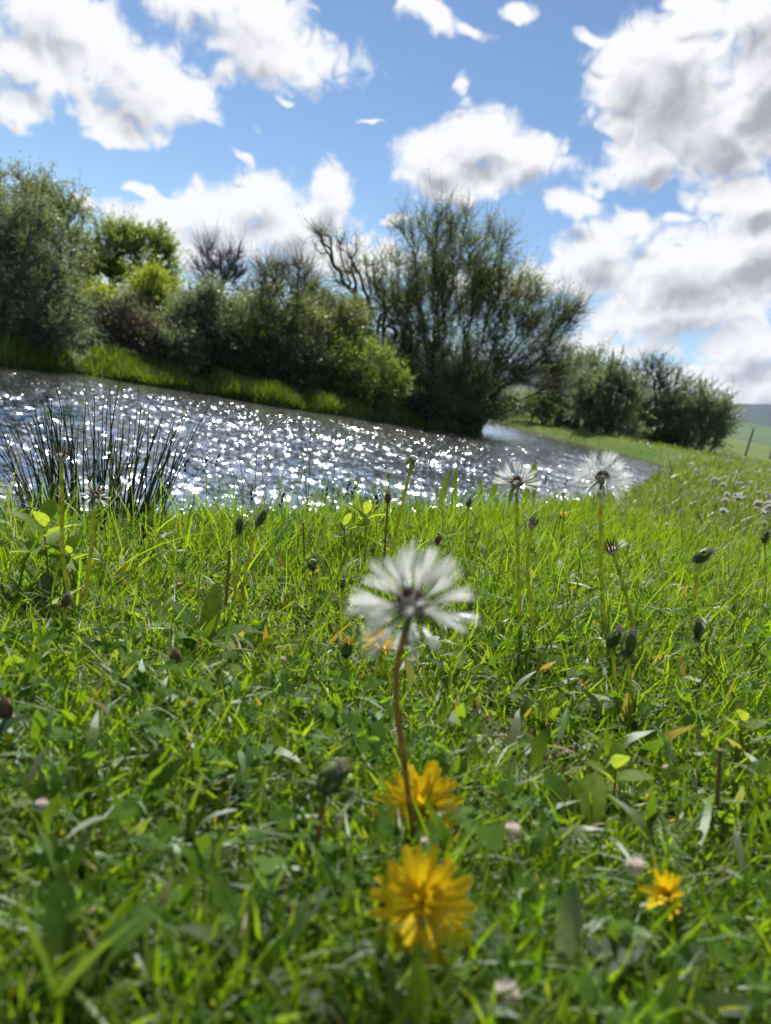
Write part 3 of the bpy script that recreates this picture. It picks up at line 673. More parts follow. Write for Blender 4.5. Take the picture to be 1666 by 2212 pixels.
# ------------------------------------------------------------------ grass
def blades(x, y, z, h, w, segs, r_, lean=0.35, curve=0.45, az=None, flat=0.5):
    n = len(x)
    a_ = r_.random(n) * 6.2832 if az is None else az
    l_ = np.abs(r_.normal(0, lean, n)); c_ = np.abs(r_.normal(0, curve, n))
    lim = np.sqrt(np.maximum(0, (l_ + c_) ** 2)); 
    s_ = np.linspace(0, 1, segs + 1)[None, :]
    ca, sa = np.cos(a_)[:, None], np.sin(a_)[:, None]
    hor = h[:, None] * (l_[:, None] * s_ + c_[:, None] * s_ ** 2)
    ver = h[:, None] * (s_ - 0.28 * np.minimum((l_ + c_)[:, None], 1.9) ** 2 * s_ ** 2)
    kink = r_.normal(0, .06, (n, 1)) * h[:, None] * np.sin(s_ * 5)
    X = x[:, None] + hor * ca - kink * sa; Y_ = y[:, None] + hor * sa + kink * ca; Z = z[:, None] + ver
    C = np.stack([X, Y_, Z], -1)
    tw = a_ + math.pi / 2 + r_.normal(0, .7, n)
    side = np.stack([np.cos(tw), np.sin(tw), r_.normal(0, .25, n)], 1)[:, None, :]
    prof = (w[:, None] * .5 * np.minimum(1, .55 + 1.6 * s_) * (1 - s_ ** 2.2))[:, :, None]
    Lf = C[:, :-1] - side * prof[:, :-1]; Rt = C[:, :-1] + side * prof[:, :-1]
    per = 2 * segs + 1
    V = np.empty((n, per, 3)); V[:, 0:2 * segs:2] = Lf; V[:, 1:2 * segs:2] = Rt; V[:, -1] = C[:, -1]
    o_ = (np.arange(n) * per)[:, None]
    F4 = np.concatenate([np.stack([o_ + 2 * k, o_ + 2 * k + 1, o_ + 2 * k + 3, o_ + 2 * k + 2], -1) for k in range(segs - 1)], 1).reshape(-1, 4) if segs > 1 else np.zeros((0, 4), int)
    F3 = np.concatenate([o_ + 2 * segs - 2, o_ + 2 * segs - 1, o_ + 2 * segs], 1)
    return V.reshape(-1, 3), F4, F3
def join(parts):
    V, F4, F3, o_ = [], [], [], 0
    for v_, a_, b_ in parts:
        V.append(v_); F4.append(a_ + o_); F3.append(b_ + o_); o_ += len(v_)
    return np.concatenate(V), [np.concatenate(F4), np.concatenate(F3)]

GRASS = mat_leaf('grass_blade', [(0.0, (0.060, 0.120, 0.011)), (0.35, (0.098, 0.180, 0.015)), (0.8, (0.138, 0.228, 0.019)), (0.93, (0.165, 0.235, 0.03)), (1.0, (0.17, 0.15, 0.06))], 0.60, (1.08, 1.02, .20), 0.55, 0.045, tmul=1.85)
GRASS_FAR = mat_leaf('meadow_blade', [(0.0, (0.060, 0.110, 0.012)), (0.5, (0.105, 0.165, 0.018)), (0.9, (0.145, 0.20, 0.028)), (1.0, (0.22, 0.20, 0.10))], 0.55, (1.15, 1.05, .3), 0.5, 0.12, tmul=1.6)
REED = mat_leaf('reed_blade', [(0.0, (0.050, 0.100, 0.010)), (0.5, (0.095, 0.165, 0.014)), (1.0, (0.14, 0.21, 0.02))], 0.55, (1.15, 1.0, .35), 0.5,0.2)
STRAW = mat_rough('dry_straw', [(0.3, (0.13, 0.095, 0.05)), (0.7, (0.26, 0.20, 0.12))], 40.0, 0.8)
CLOVER = mat_leaf('clover_leaf', [(0.0, (0.045, 0.095, 0.014)), (0.5, (0.075, 0.150, 0.020)), (1.0, (0.115, 0.185, 0.03))], 0.55, (1.15, 1.05, .3), 0.55, 0.05, tmul=2.0)

def scatter(r0, r1, n, r_, lo=-0.66, hi=0.86):
    """points ahead of the camera between two distances, even per square metre"""
    yy = np.sqrt(r_.random(n) * (r1 * r1 - r0 * r0) + r0 * r0)
    xx = (lo + (hi - lo) * r_.random(n)) * yy + r_.uniform(-.05, .05, n)
    return xx, yy
def dry(x, y, zmin):
    z = ground_z(x, y); return z, z > zmin

gr_ = np.random.default_rng(11)
parts = []
for (r0, r1, n, segs, hlo, hhi, wlo, whi, ln, cv, zmin) in (
        (0.12, 0.55, 27000, 5, .018, .052, .0018, .0044, .50, .65, -.4),
        (0.50, 1.00, 40000, 4, .022, .062, .0014, .0040, .45, .55, -.4),
        (0.95, 1.70, 54000, 4, .030, .085, .0014, .0034, .35, .5, -.5),
        (1.60, 3.20, 46000, 3, .035, .095, .0022, .0044, .3, .5, -.5)):
    x, y = scatter(r0, r1, n, gr_)
    cx, cy = scatter(r0, r1, max(60, n // 16), gr_); k = gr_.integers(0, len(cx), n); tuft = gr_.random(n) < .6     # blades grow in tufts
    x = np.where(tuft, cx[k] + gr_.normal(0, .007 + .004 * r1, n), x); y = np.where(tuft, cy[k] + gr_.normal(0, .007 + .004 * r1, n), y)
    th = .65 + .75 * gr_.random(len(cx)) ** 1.5
    bare = wob(x, y, 9.0, 12) < (-.6 if r1 < .6 else -.75)
    z, ok = dry(x, y, zmin); ok &= ~(bare & (gr_.random(n) < .7)) & (y > .1)
    x, y, z, tall = x[ok], y[ok], z[ok], np.where(tuft, th[k], .8)[ok]; n = len(x)
    patch = 0.75 + 0.35 * (wob(x, y, 5.0, 4) * .5)
    h = (hlo + (hhi - hlo) * gr_.random(n) ** 1.6) * patch * tall
    parts.append(blades(x, y, z - .003, h, wlo + (whi - wlo) * gr_.random(n) ** 1.4, segs, gr_, ln, cv))
# the same sward carries on to both sides and behind
xs, ys = gr_.uniform(-3.2, 3.6, 90000), gr_.uniform(-1.6, 3.0, 90000)
rs_ = np.hypot(xs, ys); out_ = ((xs < -.62 * ys - .04) | (xs > .82 * ys + .04) | (ys < .12)) & (rs_ > .12) & (gr_.random(len(xs)) < np.clip(1.15 - rs_ / 3.4, .12, 1))
xs, ys = xs[out_], ys[out_]; z, ok = dry(xs, ys, -.5); ok &= np.hypot(xs, ys) > .14; xs, ys, z = xs[ok], ys[ok], z[ok]
parts.append(blades(xs, ys, z - .003, .025 + .06 * gr_.random(len(xs)) ** 1.6, .003 + .003 * gr_.random(len(xs)), 3, gr_, .4, .5))
# long fine blades, denser towards the brow of the bank
x, y = scatter(.7, 3.2, 15000, gr_); z, ok = dry(x, y, -.6); sc_ = seg_dist(np.stack([x, y], 1), CREST, False)
ok &= gr_.random(len(x)) < np.exp(-sc_ / .35) + .10; x, y, z = x[ok], y[ok], z[ok]
parts.append(blades(x, y, z - .003, .06 + .10 * gr_.random(len(x)) ** 2, .0016 + .002 * gr_.random(len(x)), 5, gr_, .22, .5))
V, F_ = join(parts)
tag(link('lawn_grass', mesh_np('lawn_grass', V, F_, True, GRASS)), 'short sunlit green grass covering the near bank', 'grass', kind='stuff')

# meadow running off to the far trees
parts = []
for (r0, r1, n, hlo, hhi, wlo, whi) in ((3.0, 7.0, 42000, .05, .13, .004, .007), (6.8, 16, 38000, .07, .17, .008, .015), (15, 48, 44000, .09, .24, .018, .035)):
    x, y = scatter(r0, r1, n, gr_, -.25 if r0 < 10 else .02, .86); z, ok = dry(x, y, -1.0)
    Q = np.stack([x, y], 1); ok &= ~inside(Q, WATER) & ~inside(Q, FARSIDE); x, y, z = x[ok], y[ok], z[ok]; n = len(x)
    parts.append(blades(x, y, z - .005, (hlo + (hhi - hlo) * gr_.random(n) ** 1.5) * (.8 + .3 * wob(x, y, .8, 5)), wlo + (whi - wlo) * gr_.random(n), 2, gr_, .3, .4))
V, F_ = join(parts)
tag(link('meadow_grass', mesh_np('meadow_grass', V, F_, True, GRASS_FAR)), 'green meadow grass running from the near bank to the far trees', 'grass', kind='stuff')

# reeds and tall grass at the far water's edge, from the big tree point back to the left
parts = []
fb = WATER[24:34][::-1]
for (i0, i1, n, hlo, hhi, s0, s1) in ((0, 4, 13000, .2, .48, -.05, 1.3), (4, 9, 12000, .16, .42, -.05, .9), (0, 9, 7000, .15, .4, .5, 3.0)):
    pl = fb[i0:i1 + 1]; sg = np.linalg.norm(np.diff(pl, axis=0), axis=1); cum = np.concatenate([[0], np.cumsum(sg)])
    u_ = gr_.random(n) * cum[-1]; k = np.clip(np.searchsorted(cum, u_) - 1, 0, len(sg) - 1); f_ = ((u_ - cum[k]) / sg[k])[:, None]
    p = pl[k] * (1 - f_) + pl[k + 1] * f_; tdir = nrm(pl[k + 1] - pl[k]); nd = np.stack([-tdir[:, 1], tdir[:, 0]], 1)
    s_ = s0 + (s1 - s0) * gr_.random(n) ** 1.3
    p = p + nd * s_[:, None] * np.sign((nd * np.array([-.3, 1.0])).sum(1))[:, None]
    x, y = p[:, 0], p[:, 1]; z = np.maximum(ground_z(x, y), WATER_Z - .05)
    parts.append(blades(x, y, z, (hlo + (hhi - hlo) * gr_.random(n)) * (.8 + .35 * wob(x, y, 1.7, 6)), .012 + .014 * gr_.random(n), 3, gr_, .18, .3))
V, F_ = join(parts)
tag(link('reed_grass', mesh_np('reed_grass', V, F_, True, REED)), 'bright green reeds and tall grass lining the far waterline', 'grass', kind='stuff')

# clover and small round leaves among the grass
def fan_leaf(k=7):
    a_ = np.linspace(0, 2 * math.pi, k, endpoint=False)
    v_ = np.stack([np.sin(a_) * .5, .5 - np.cos(a_) * .5, -.18 * np.sin(a_) ** 2 * 0 + .22 * np.abs(np.sin(a_)) * .5], 1)
    return v_
LF = fan_leaf()
def leaflets(P_, dirv, nrmv, size):
    d = nrm(dirv); s_ = nrm(np.cross(d, nrmv)); u_ = np.cross(s_, d); k = len(LF)
    V = P_[:, None, :] + size[:, None, None] * (LF[None, :, 0:1] * s_[:, None, :] + LF[None, :, 1:2] * d[:, None, :] + LF[None, :, 2:3] * u_[:, None, :])
    return V.reshape(-1, 3), np.arange(len(P_) * k).reshape(-1, k)
x, y = scatter(.14, 1.5, 4200, gr_); z, ok = dry(x, y, -.4); pt = wob(x, y, 6.0, 9); ok &= gr_.random(len(x)) < np.clip(.42 + .5 * pt, .06, 1)
x, y, z = x[ok], y[ok], z[ok]; n = len(x)
hc = .012 + .028 * gr_.random(n); sz = .004 + .0065 * gr_.random(n) ** 1.5
base = np.stack([x, y, z + hc], 1); up = nrm(np.array([0, 0, 1.0]) + gr_.normal(0, .38, (n, 3))); a0 = gr_.random(n) * 6.28
LV, LFc, off = [], [], 0
for k in range(3):
    a_ = a0 + k * 2.094; d = np.stack([np.cos(a_), np.sin(a_), np.zeros(n) + .1], 1); d = d - up * (d * up).sum(1)[:, None]
    v_, f_ = leaflets(base, d, up, sz * .95); LV.append(v_); LFc.append(f_ + off); off += len(v_)
tag(link('clover', mesh_np('clover', np.concatenate(LV), np.concatenate(LFc), True, CLOVER)), 'low clover leaves spread through the near grass', 'clover', kind='stuff')
# small broad leaves of mixed weeds lying over the sward
WEED = mat_leaf('small_weed_leaf', [(0.0, (0.050, 0.100, 0.016)), (0.45, (0.090, 0.160, 0.022)), (0.8, (0.13, 0.205, 0.03)), (0.9, (0.17, 0.20, 0.12)), (1.0, (0.20, 0.14, 0.05))], 0.5, (1.15, 1.05, .3), 0.55, 0.05, tmul=1.9)
wp = []
for r0, r1, n, hm in ((.12, .6, 1500, .75), (.55, 1.4, 2800, .8)):
    x, y = scatter(r0, r1, n, gr_); z, ok = dry(x, y, -.4); ok &= gr_.random(n) < np.clip(.55 + .5 * wob(x, y, 7.0, 15), .1, 1); x, y, z = x[ok], y[ok], z[ok]; n = len(x)
    h = (.014 + .026 * gr_.random(n) ** 1.5) * hm
    wp.append(blades(x, y, z + .006 + .014 * gr_.random(n), h, h * (.24 + .18 * gr_.random(n)), 5, gr_, .75, .45))
tag(link('weed_leaves', mesh_np('weed_leaves', *join(wp), True, WEED)), 'small broad weed leaves mixed through the near grass', 'weeds', kind='stuff')
# dry stalks and bits of straw lying in the sward
x, y = scatter(.14, 2.2, 1700, gr_); z, ok = dry(x, y, -.4); x, y, z = x[ok], y[ok], z[ok]; n = len(x)
tag(link('dry_straw', mesh_np('dry_straw', *join([blades(x, y, z + .006 + .02 * gr_.random(n), (.010 + .028 * gr_.random(n)) * np.clip(y, .35, 1), .0012 + .0014 * gr_.random(n), 3, gr_, 1.1, .6)]), True, STRAW)), 'pale dry straw bits caught in the near grass', 'straw', kind='stuff')

# ------------------------------------------------------------------ plants one can tell apart
def hit(px, py):
    """where the line of sight through (px, py) meets the ground"""
    d = ray(px, py); lo, hi = 0.1, 60.0
    ts = np.geomspace(lo, hi, 160)
    for _ in range(2):
        p = CAM + d * ts[:, None]; below = p[:, 2] < ground_z(p[:, 0], p[:, 1])
        i = int(np.argmax(below)) if below.any() else len(ts) - 1
        ts = np.linspace(ts[max(i - 1, 0)], ts[i], 60)
    return CAM + d * ts[-1]
def hit_near(px, py):
    b = hit(px, py)
    while b[1] > 3.2 and py < 1400: py += 6; b = hit(px, py)      # the brow of the bank, not the far side of it
    return b
def frame(axis, roll=0.0):
    z = Vector(axis).normalized(); x = Vector((0, 0, 1)).cross(z)
    x = Vector((1, 0, 0)) if x.length < 1e-4 else x.normalized()
    y = z.cross(x); m_ = Matrix((x, y, z)).transposed()
    return m_ @ Matrix.Rotation(roll, 3, 'Z')
def part(name, me, parent, loc=(0, 0, 0), rot=None, scale=None):
    o = bpy.data.objects.new(name, me); col.objects.link(o); o.parent = parent
    m4 = (rot if rot is not None else Matrix.Identity(3)).to_4x4()
    if scale is not None: m4 = m4 @ Matrix.Diagonal((*(scale if hasattr(scale, '__len__') else (scale,) * 3), 1))
    m4.translation = Vector(loc); o.matrix_local = m4
    return o
def lathe(prof, k=12, lobes=0, amp=0.0, cap=True):
    """prof: (r, z) rows"""
    a_ = np.arange(k) * 2 * math.pi / k
    V = []
    for r_, z_ in prof:
        rr_ = r_ * (1 + amp * np.cos(a_ * lobes)) if lobes else r_ + 0 * a_
        V.append(np.stack([rr_ * np.cos(a_), rr_ * np.sin(a_), z_ + 0 * a_], 1))
    n = len(prof); I, J = np.meshgrid(np.arange(n - 1), np.arange(k), indexing='ij'); J2 = (J + 1) % k
    F4 = np.stack([I * k + J, I * k + J2, (I + 1) * k + J2, (I + 1) * k + J], -1).reshape(-1, 4)
    V = np.concatenate(V); Fs = [F4]
    if cap:
        V = np.concatenate([V, [[0, 0, prof[-1][1]], [0, 0, prof[0][1]]]]); c_ = len(V) - 2; j_ = np.arange(k)
        Fs.append(np.stack([(n - 1) * k + j_, (n - 1) * k + (j_ + 1) % k, np.full(k, c_)], 1)); Fs.append(np.stack([(j_ + 1) % k, j_, np.full(k, c_ + 1)], 1))
    return V, Fs
def strap(L, W, prof, bend, k=5, fold=0.0, lift=0.0):
    """petal, bract or leaf along +Y from the origin: prof(s) width profile, bend radians of upward curl, fold = V along the midrib"""
    s_ = np.linspace(0, 1, k + 1); th = lift + bend * s_
    ds = L / k
    y_ = np.concatenate([[0], np.cumsum(np.cos((th[:-1] + th[1:]) / 2) * ds)]); z_ = np.concatenate([[0], np.cumsum(np.sin((th[:-1] + th[1:]) / 2) * ds)])
    w_ = np.array([prof(q) for q in s_]) * W / 2
    V = np.concatenate([np.stack([-w_, y_, z_ + fold * w_], 1), np.stack([0 * w_, y_, z_], 1), np.stack([w_, y_, z_ + fold * w_], 1)])
    m_ = k + 1; i = np.arange(k)
    F4 = np.concatenate([np.stack([i + a_ * m_, i + (a_ + 1) * m_, i + 1 + (a_ + 1) * m_, i + 1 + a_ * m_], 1) for a_ in (0, 1)])
    return V, F4

def flat_leaf_mat(name, a_, b_, trans=.45, rough=.4, spec=.5, tcol=None, tmul=1.5):
    return mat_leaf(name, [(0.0, a_), (1.0, b_)], trans, tcol, rough, spec, scale=120.0, tmul=tmul)
M_STEM = flat_leaf_mat('dandelion_stem', (0.38, 0.47, 0.06), (0.48, 0.54, 0.09), .5, .4, .3, tmul=1.5)
M_STEMB = flat_leaf_mat('dandelion_stem_brown', (0.26, 0.20, 0.075), (0.36, 0.28, 0.11), .45, .4, .3, (1.1, .9, .6))
M_BUD = flat_leaf_mat('dandelion_bract', (0.085, 0.135, 0.035), (0.13, 0.185, 0.055), .4, .5, .3)
M_BROWN = mat_rough('dried_bract', [(0.3, (0.075, 0.040, 0.020)), (0.7, (0.20, 0.125, 0.060))], 400.0, .8)
M_SEED = mat_rough('dandelion_seed', [(0.3, (0.065, 0.038, 0.024)), (0.7, (0.15, 0.095, 0.060))], 700.0, .8)
M_PALE = mat_rough('receptacle_pale', [(0.3, (0.45, 0.40, 0.30)), (0.7, (0.62, 0.58, 0.46))], 500.0, .8)
M_TIP = mat_rough('bud_tip', [(0.35, (0.55, 0.50, 0.46)), (0.65, (0.36, 0.24, 0.25))], 500.0, .9)
M_HAIR = mat_leaf('dandelion_pappus', [(0, (0.80, 0.78, 0.74)), (1, (0.90, 0.89, 0.86))], .5, (1, 1, 1), .5, .4, tmul=1.0)
M_HAIRF = mat_leaf('meadow_pappus', [(0, (0.52, 0.49, 0.43)), (1, (0.72, 0.70, 0.64))], .5, (1, 1, 1), .5, .2, tmul=1.0)
M_YEL = mat_leaf('dandelion_petal', [(0, (0.70, 0.44, 0.010)), (.5, (0.76, 0.55, 0.014)), (1, (0.80, 0.63, 0.03))], .4, (1.05, 1.0, .5), .5, .15, tmul=1.0)
M_ORANGE = mat_leaf('wilted_petal', [(0, (0.42, 0.19, 0.02)), (1, (0.62, 0.34, 0.03))], .35, (1, 1, .6), .5, .2, tmul=1.0)
M_LEAF = flat_leaf_mat('weed_leaf', (0.065, 0.125, 0.018), (0.095, 0.160, 0.026), .5, .5, .07, tmul=2.0)
M_LEAFL = flat_leaf_mat('weed_leaf_light', (0.150, 0.235, 0.025), (0.195, 0.275, 0.035), .6, .5, .10, tmul=2.0)
M_LEAFG = flat_leaf_mat('weed_leaf_grey', (0.120, 0.160, 0.095), (0.170, 0.205, 0.135), .68, .55, .14, (1.05, 1.05, .55), 2.1)
M_LEAFY = flat_leaf_mat('yellow_leaf', (0.30, 0.22, 0.02), (0.40, 0.30, 0.03), .5, .4, .4, (1.1, 1.0, .5), 1.2)
M_RUSH = mat_leaf('rush_stem', [(0, (0.018, 0.040, 0.018)), (1, (0.035, 0.065, 0.024))], .15, None, .35, .5)
M_SEDGE = mat_rough('sedge_head', [(0.3, (0.025, 0.017, 0.012)), (0.7, (0.075, 0.050, 0.030))], 500.0, .9)
M_CLOVERW = mat_leaf('clover_flower', [(0, (0.55, 0.46, 0.44)), (1, (0.72, 0.66, 0.62))], .4, (1, .95, .9), .5, .2, tmul=1.0)
M_REDSTEM = mat_rough('red_stalk', [(0.3, (0.16, 0.065, 0.035)), (0.7, (0.26, 0.13, 0.07))], 150.0, .7)

# shared pieces (metres)
hr = np.random.default_rng(3)
def hair_tuft(L=0.019, tipw=0.0045, n=40, start=0.28, wid=0.00016, thin=False):
    """one seed's parachute clumped into a brush: thin stalk, then hairs that fan out; lies along +Z"""
    V, T = [], []
    def ribbon(p, q, w_):
        s_ = nrm(np.cross(q - p, hr.normal(size=3))[None])[0] * w_ / 2
        b_ = len(V); V.extend([p - s_, p + s_, q + s_ * .5, q - s_ * .5]); T.append((b_, b_ + 1, b_ + 2, b_ + 3))
    for _ in range(3): ribbon(np.zeros(3), np.array([0, 0, L * start * 1.2]), wid * 1.6)
    for _ in range(n):
        a_ = hr.random() * 6.28; q = math.sqrt(hr.random()); s0 = start * (.7 + .5 * hr.random())
        ribbon(np.array([0, 0, L * s0]), np.array([math.cos(a_) * q * tipw / 2, math.sin(a_) * q * tipw / 2, L * (1 - .10 * q * q - .12 * hr.random())]), wid)
    return mesh_np('pappus', np.array(V), np.array(T), False, M_HAIR)
TUFTS = [hair_tuft(), hair_tuft(tipw=.0068, n=40), hair_tuft(tipw=.0034, n=34)]
TUFTS_FLUFF = [hair_tuft(L=.021, tipw=.013, n=30, start=.5, wid=.00016), hair_tuft(L=.020, tipw=.010, n=28, start=.5, wid=.00016)]
def seed_ball(r0=.0032, L=.0036, n=90):
    V, Q = [], []
    for k in range(n):
        z_ = 1 - 1.55 * (k + .5) / n; a_ = k * 2.39996; q = math.sqrt(max(0, 1 - z_ * z_)); d = np.array([q * math.cos(a_), q * math.sin(a_), z_])
        s_ = nrm(np.cross(d, [.3, .5, .8])[None])[0]; u_ = np.cross(d, s_); b_ = len(V); w_ = .00055
        p, m1, e_ = d * r0 * .6, d * (r0 + L * .55), d * (r0 + L * (.85 + .3 * hr.random()))
        V.extend([p, m1 + s_ * w_, m1 + u_ * w_, m1 - s_ * w_, m1 - u_ * w_, e_])
        for a, b in ((1, 2), (2, 3), (3, 4), (4, 1)): Q.append((b_ + a, b_ + b, b_ + 5)); Q.append((b_, b_ + b, b_ + a))
    return mesh_np('seed_cluster', np.array(V), np.array(Q), True, M_SEED)
SEEDS = seed_ball()
SEEDS_FEW = seed_ball(.003, .0022, 40)
BRACT = mesh_np('bract', *strap(.013, .0026, lambda s: (1 - s ** 2) * (.6 + .4 * s), -.5, 4, .3), True, M_BUD)
BRACT_B = mesh_np('dry_bract', *strap(.012, .0026, lambda s: (1 - s ** 2) * (.6 + .4 * s), 1.2, 4, .3), True, M_BROWN)
RECEPT = mesh_np('receptacle', *lathe([(.0008, -.004), (.003, -.0025), (.0046, 0), (.0042, .0018), (.0022, .003), (.0004, .0034)], 12), True, M_PALE)
INVOL = mesh_np('bud_base', *lathe([(.0012, -.002), (.0036, .0005), (.0050, .004), (.0052, .008), (.0042, .012), (.0030, .0145), (.0022, .0155)], 14, 7, .06), True, M_BUD)
INVOL_B = mesh_np('withered_base', *lathe([(.0010, -.002), (.0030, .0005), (.0040, .004), (.0043, .007), (.0036, .010), (.0026, .012)], 12, 6, .12), True, M_BROWN)
def tip_tuft(mat, n=26, L=.006, r0=.0022):
    V, T = [], []
    for k in range(n):
        a_ = hr.random() * 6.28; q = math.sqrt(hr.random()); p = np.array([math.cos(a_) * q * r0, math.sin(a_) * q * r0, 0]); e_ = p * (1.1 + .9 * hr.random()) + np.array([0, 0, L * (.6 + .5 * hr.random())])
        s_ = nrm(np.cross(e_ - p, hr.normal(size=3))[None])[0] * .0005; b_ = len(V); V.extend([p - s_, p + s_, e_ + s_ * .7, e_ - s_ * .7]); T.append((b_, b_ + 1, b_ + 2, b_ + 3))
    return mesh_np('tip_tuft', np.array(V), np.array(T), False, mat)
TIP_W, TIP_O, TIP_B = tip_tuft(M_TIP), tip_tuft(M_ORANGE, 34, .007, .0034), tip_tuft(M_BROWN, 22, .0045, .0026)
SEPAL = mesh_np('bract', *strap(.0145, .0034, lambda s: (1 - s ** 2.4) * (.65 + .35 * math.sin(s * 3.1)), .42, 5, .35, lift=1.05), True, M_BUD)
SEPAL_OUT = mesh_np('outer_bract', *strap(.008, .0024, lambda s: (1 - s ** 2), -1.0, 4, .3, lift=.1), True, M_BUD)
SEPAL_OUTB = mesh_np('outer_bract_dry', *strap(.007, .0022, lambda s: (1 - s ** 2), -.8, 4, .3, lift=.1), True, M_BROWN)
def petal_prof(s): return min(1.0, .45 + 1.1 * s) * (1.0 if s < .88 else .80)
PETALS = [mesh_np('petal', *strap(.0165, .0029, petal_prof, b_, 6, .25, lift=l_), True, M_YEL) for b_, l_ in ((-.35, .25), (-.6, .55), (-.2, .12), (-.8, .95))]
PETALS_O = [mesh_np('petal', *strap(.013, .0026, petal_prof, .3, 5, .3, lift=1.1), True, M_ORANGE)]

def stem_obj(root, pts, r0, r1, mat, name='stem'):
    """smooth tube through pts (root's own coordinates)"""
    pts = np.asarray(pts, float); n = len(pts)
    if n == 2: pts = np.stack([pts[0], pts[0] * .55 + pts[1] * .45 + np.array([.0015, 0, 0]), pts[1]]); n = 3
    t_ = np.linspace(0, n - 1, 15); C = np.zeros((15, 3))
    for i, q in enumerate(t_):                        # Catmull-Rom
        k = min(int(q), n - 2); u_ = q - k
        p0, p1, p2, p3 = pts[max(k - 1, 0)], pts[k], pts[k + 1], pts[min(k + 2, n - 1)]
        C[i] = .5 * ((2 * p1) + (-p0 + p2) * u_ + (2 * p0 - 5 * p1 + 4 * p2 - p3) * u_ ** 2 + (-p0 + 3 * p1 - 3 * p2 + p3) * u_ ** 3)
    V, F_ = tubes([C], [np.linspace(r0, r1, 15)], 8)
    o = link(name, mesh_np(name, V, F_, True, mat), None, root)
    return o, nrm((C[-1] - C[-3])[None])[0]

def plant_path(head, base, mids=(), dy=0.0):
    """head, base (and mids) as picture directions; the base is on the ground, the head at the same distance plus dy"""
    b = hit_near(*base); Y = b[1]
    pts = [b - np.array([0, 0, .006])]
    k = len(mids) + 1
    for i, m_ in enumerate(mids[::-1]): pts.append(at(m_[0], m_[1], Y + dy * (i + 1) / k))
    pts.append(at(head[0], head[1], Y + dy))
    return b, np.array(pts) - b

def ring_parts(name, me, parent, loc, R3, n, tilt=0.0, z=0.0, rad=0.0, jitter=.15, scale=1.0, seed=0, zj=0.0, names=None):
    r_ = np.random.default_rng(seed)
    for k in range(n):
        a_ = 2 * math.pi * (k + r_.normal() * jitter) / n
        m_ = R3 @ Matrix.Rotation(a_, 3, 'Z')
        off = m_ @ Vector((0, rad, z + r_.normal() * zj))
        m_ = m_ @ Matrix.Rotation(tilt + r_.normal() * .15, 3, 'X')
        part(name, me[k % len(me)] if isinstance(me, list) else me, parent, Vector(loc) + off, m_, scale * (1 + r_.normal() * .08))

def clock(label, head, base, mids=(), dy=0.0, n=40, size=1.0, axis=None, lo=-.35, fluff=False, group=None, stem_mat=None, seed=1, r_stem=.0021, squash=1.0):
    """seed head: stem, receptacle, brown seeds and the white brushes of its seeds"""
    b, pts = plant_path(head, base, mids, dy)
    root = tag(empty('dandelion_clock', b), label, 'dandelion', group)
    st, tdir = stem_obj(root, pts, r_stem * 1.15, r_stem * .9, stem_mat or M_STEM)
    R3 = frame(axis if axis is not None else tdir); h = Vector(pts[-1])
    part('receptacle', RECEPT, root, h, R3, size)
    part('seed_cluster', SEEDS, root, h + R3 @ Vector((0, 0, .002 * size)), R3, size * 1.0)
    ring_parts('bract', BRACT, root, h, R3, 9, -.7, -.002 * size, .0035 * size, seed=seed, scale=size)
    r_ = np.random.default_rng(seed); T = TUFTS_FLUFF if fluff else TUFTS
    for k in range(n):
        z_ = 1 - (1 - lo) * (k + .5) / n; a_ = k * 2.39996 + r_.normal() * .18; z_ += r_.normal() * .05; z_ = max(-.95, min(1, z_)); q = math.sqrt(1 - z_ * z_)
        d = R3 @ Vector((q * math.cos(a_), q * math.sin(a_), z_ * squash))
        d.normalize()
        part('pappus', T[k % len(T)], root, h + d * .0045 * size, frame(d, r_.random() * 6), size * (1 + r_.normal() * .08))
    return root
def bud(label, head, base, mids=(), dy=0.0, size=1.0, axis=None, kind='green', group=None, stem_mat=None, seed=1, r_stem=.0016):
    size *= 1.18
    b, pts = plant_path(head, base, mids, dy)
    root = tag(empty('dandelion_bud', b), label, 'dandelion', group)
    st, tdir = stem_obj(root, pts, r_stem * 1.15, r_stem, stem_mat or M_STEM)
    R3 = frame(axis if axis is not None else tdir); h = Vector(pts[-1]) - R3 @ Vector((0, 0, .004 * size))
    if kind == 'green':
        slim = .82 + .05 * (seed * 7 % 8)
        part('bud_base', INVOL, root, h, R3, (size * slim, size * slim, size * (1.9 - slim)))
        ring_parts('bract', SEPAL, root, h, R3, 10, 0.0, .0005 * size, .0030 * size, seed=seed, scale=size)
        ring_parts('outer_bract', SEPAL_OUT, root, h, R3, 7, -.5, .0005 * size, .0030 * size, seed=seed + 3, scale=size)
        part('tip_tuft', TIP_W, root, h + R3 @ Vector((0, 0, .0135 * size)), R3, size)
    elif kind == 'orange':
        part('bud_base', INVOL, root, h, R3, size); ring_parts('bract', SEPAL, root, h, R3, 9, 0.0, .0005 * size, .0030 * size, seed=seed, scale=size)
        part('tip_tuft', TIP_O, root, h + R3 @ Vector((0, 0, .012 * size)), R3, size * 1.1)
    else:
        part('withered_base', INVOL_B, root, h, R3, size)
        ring_parts('dry_bract', BRACT_B, root, h, R3, 8, .75, .001 * size, .0030 * size, seed=seed, scale=size * .8)
        ring_parts('outer_bract', SEPAL_OUTB, root, h, R3, 6, -.3, .0005 * size, .0026 * size, seed=seed + 3, scale=size)
        part('tip_tuft', TIP_B if kind == 'brown' else TIP_W, root, h + R3 @ Vector((0, 0, .010 * size)), R3, size)
    return root
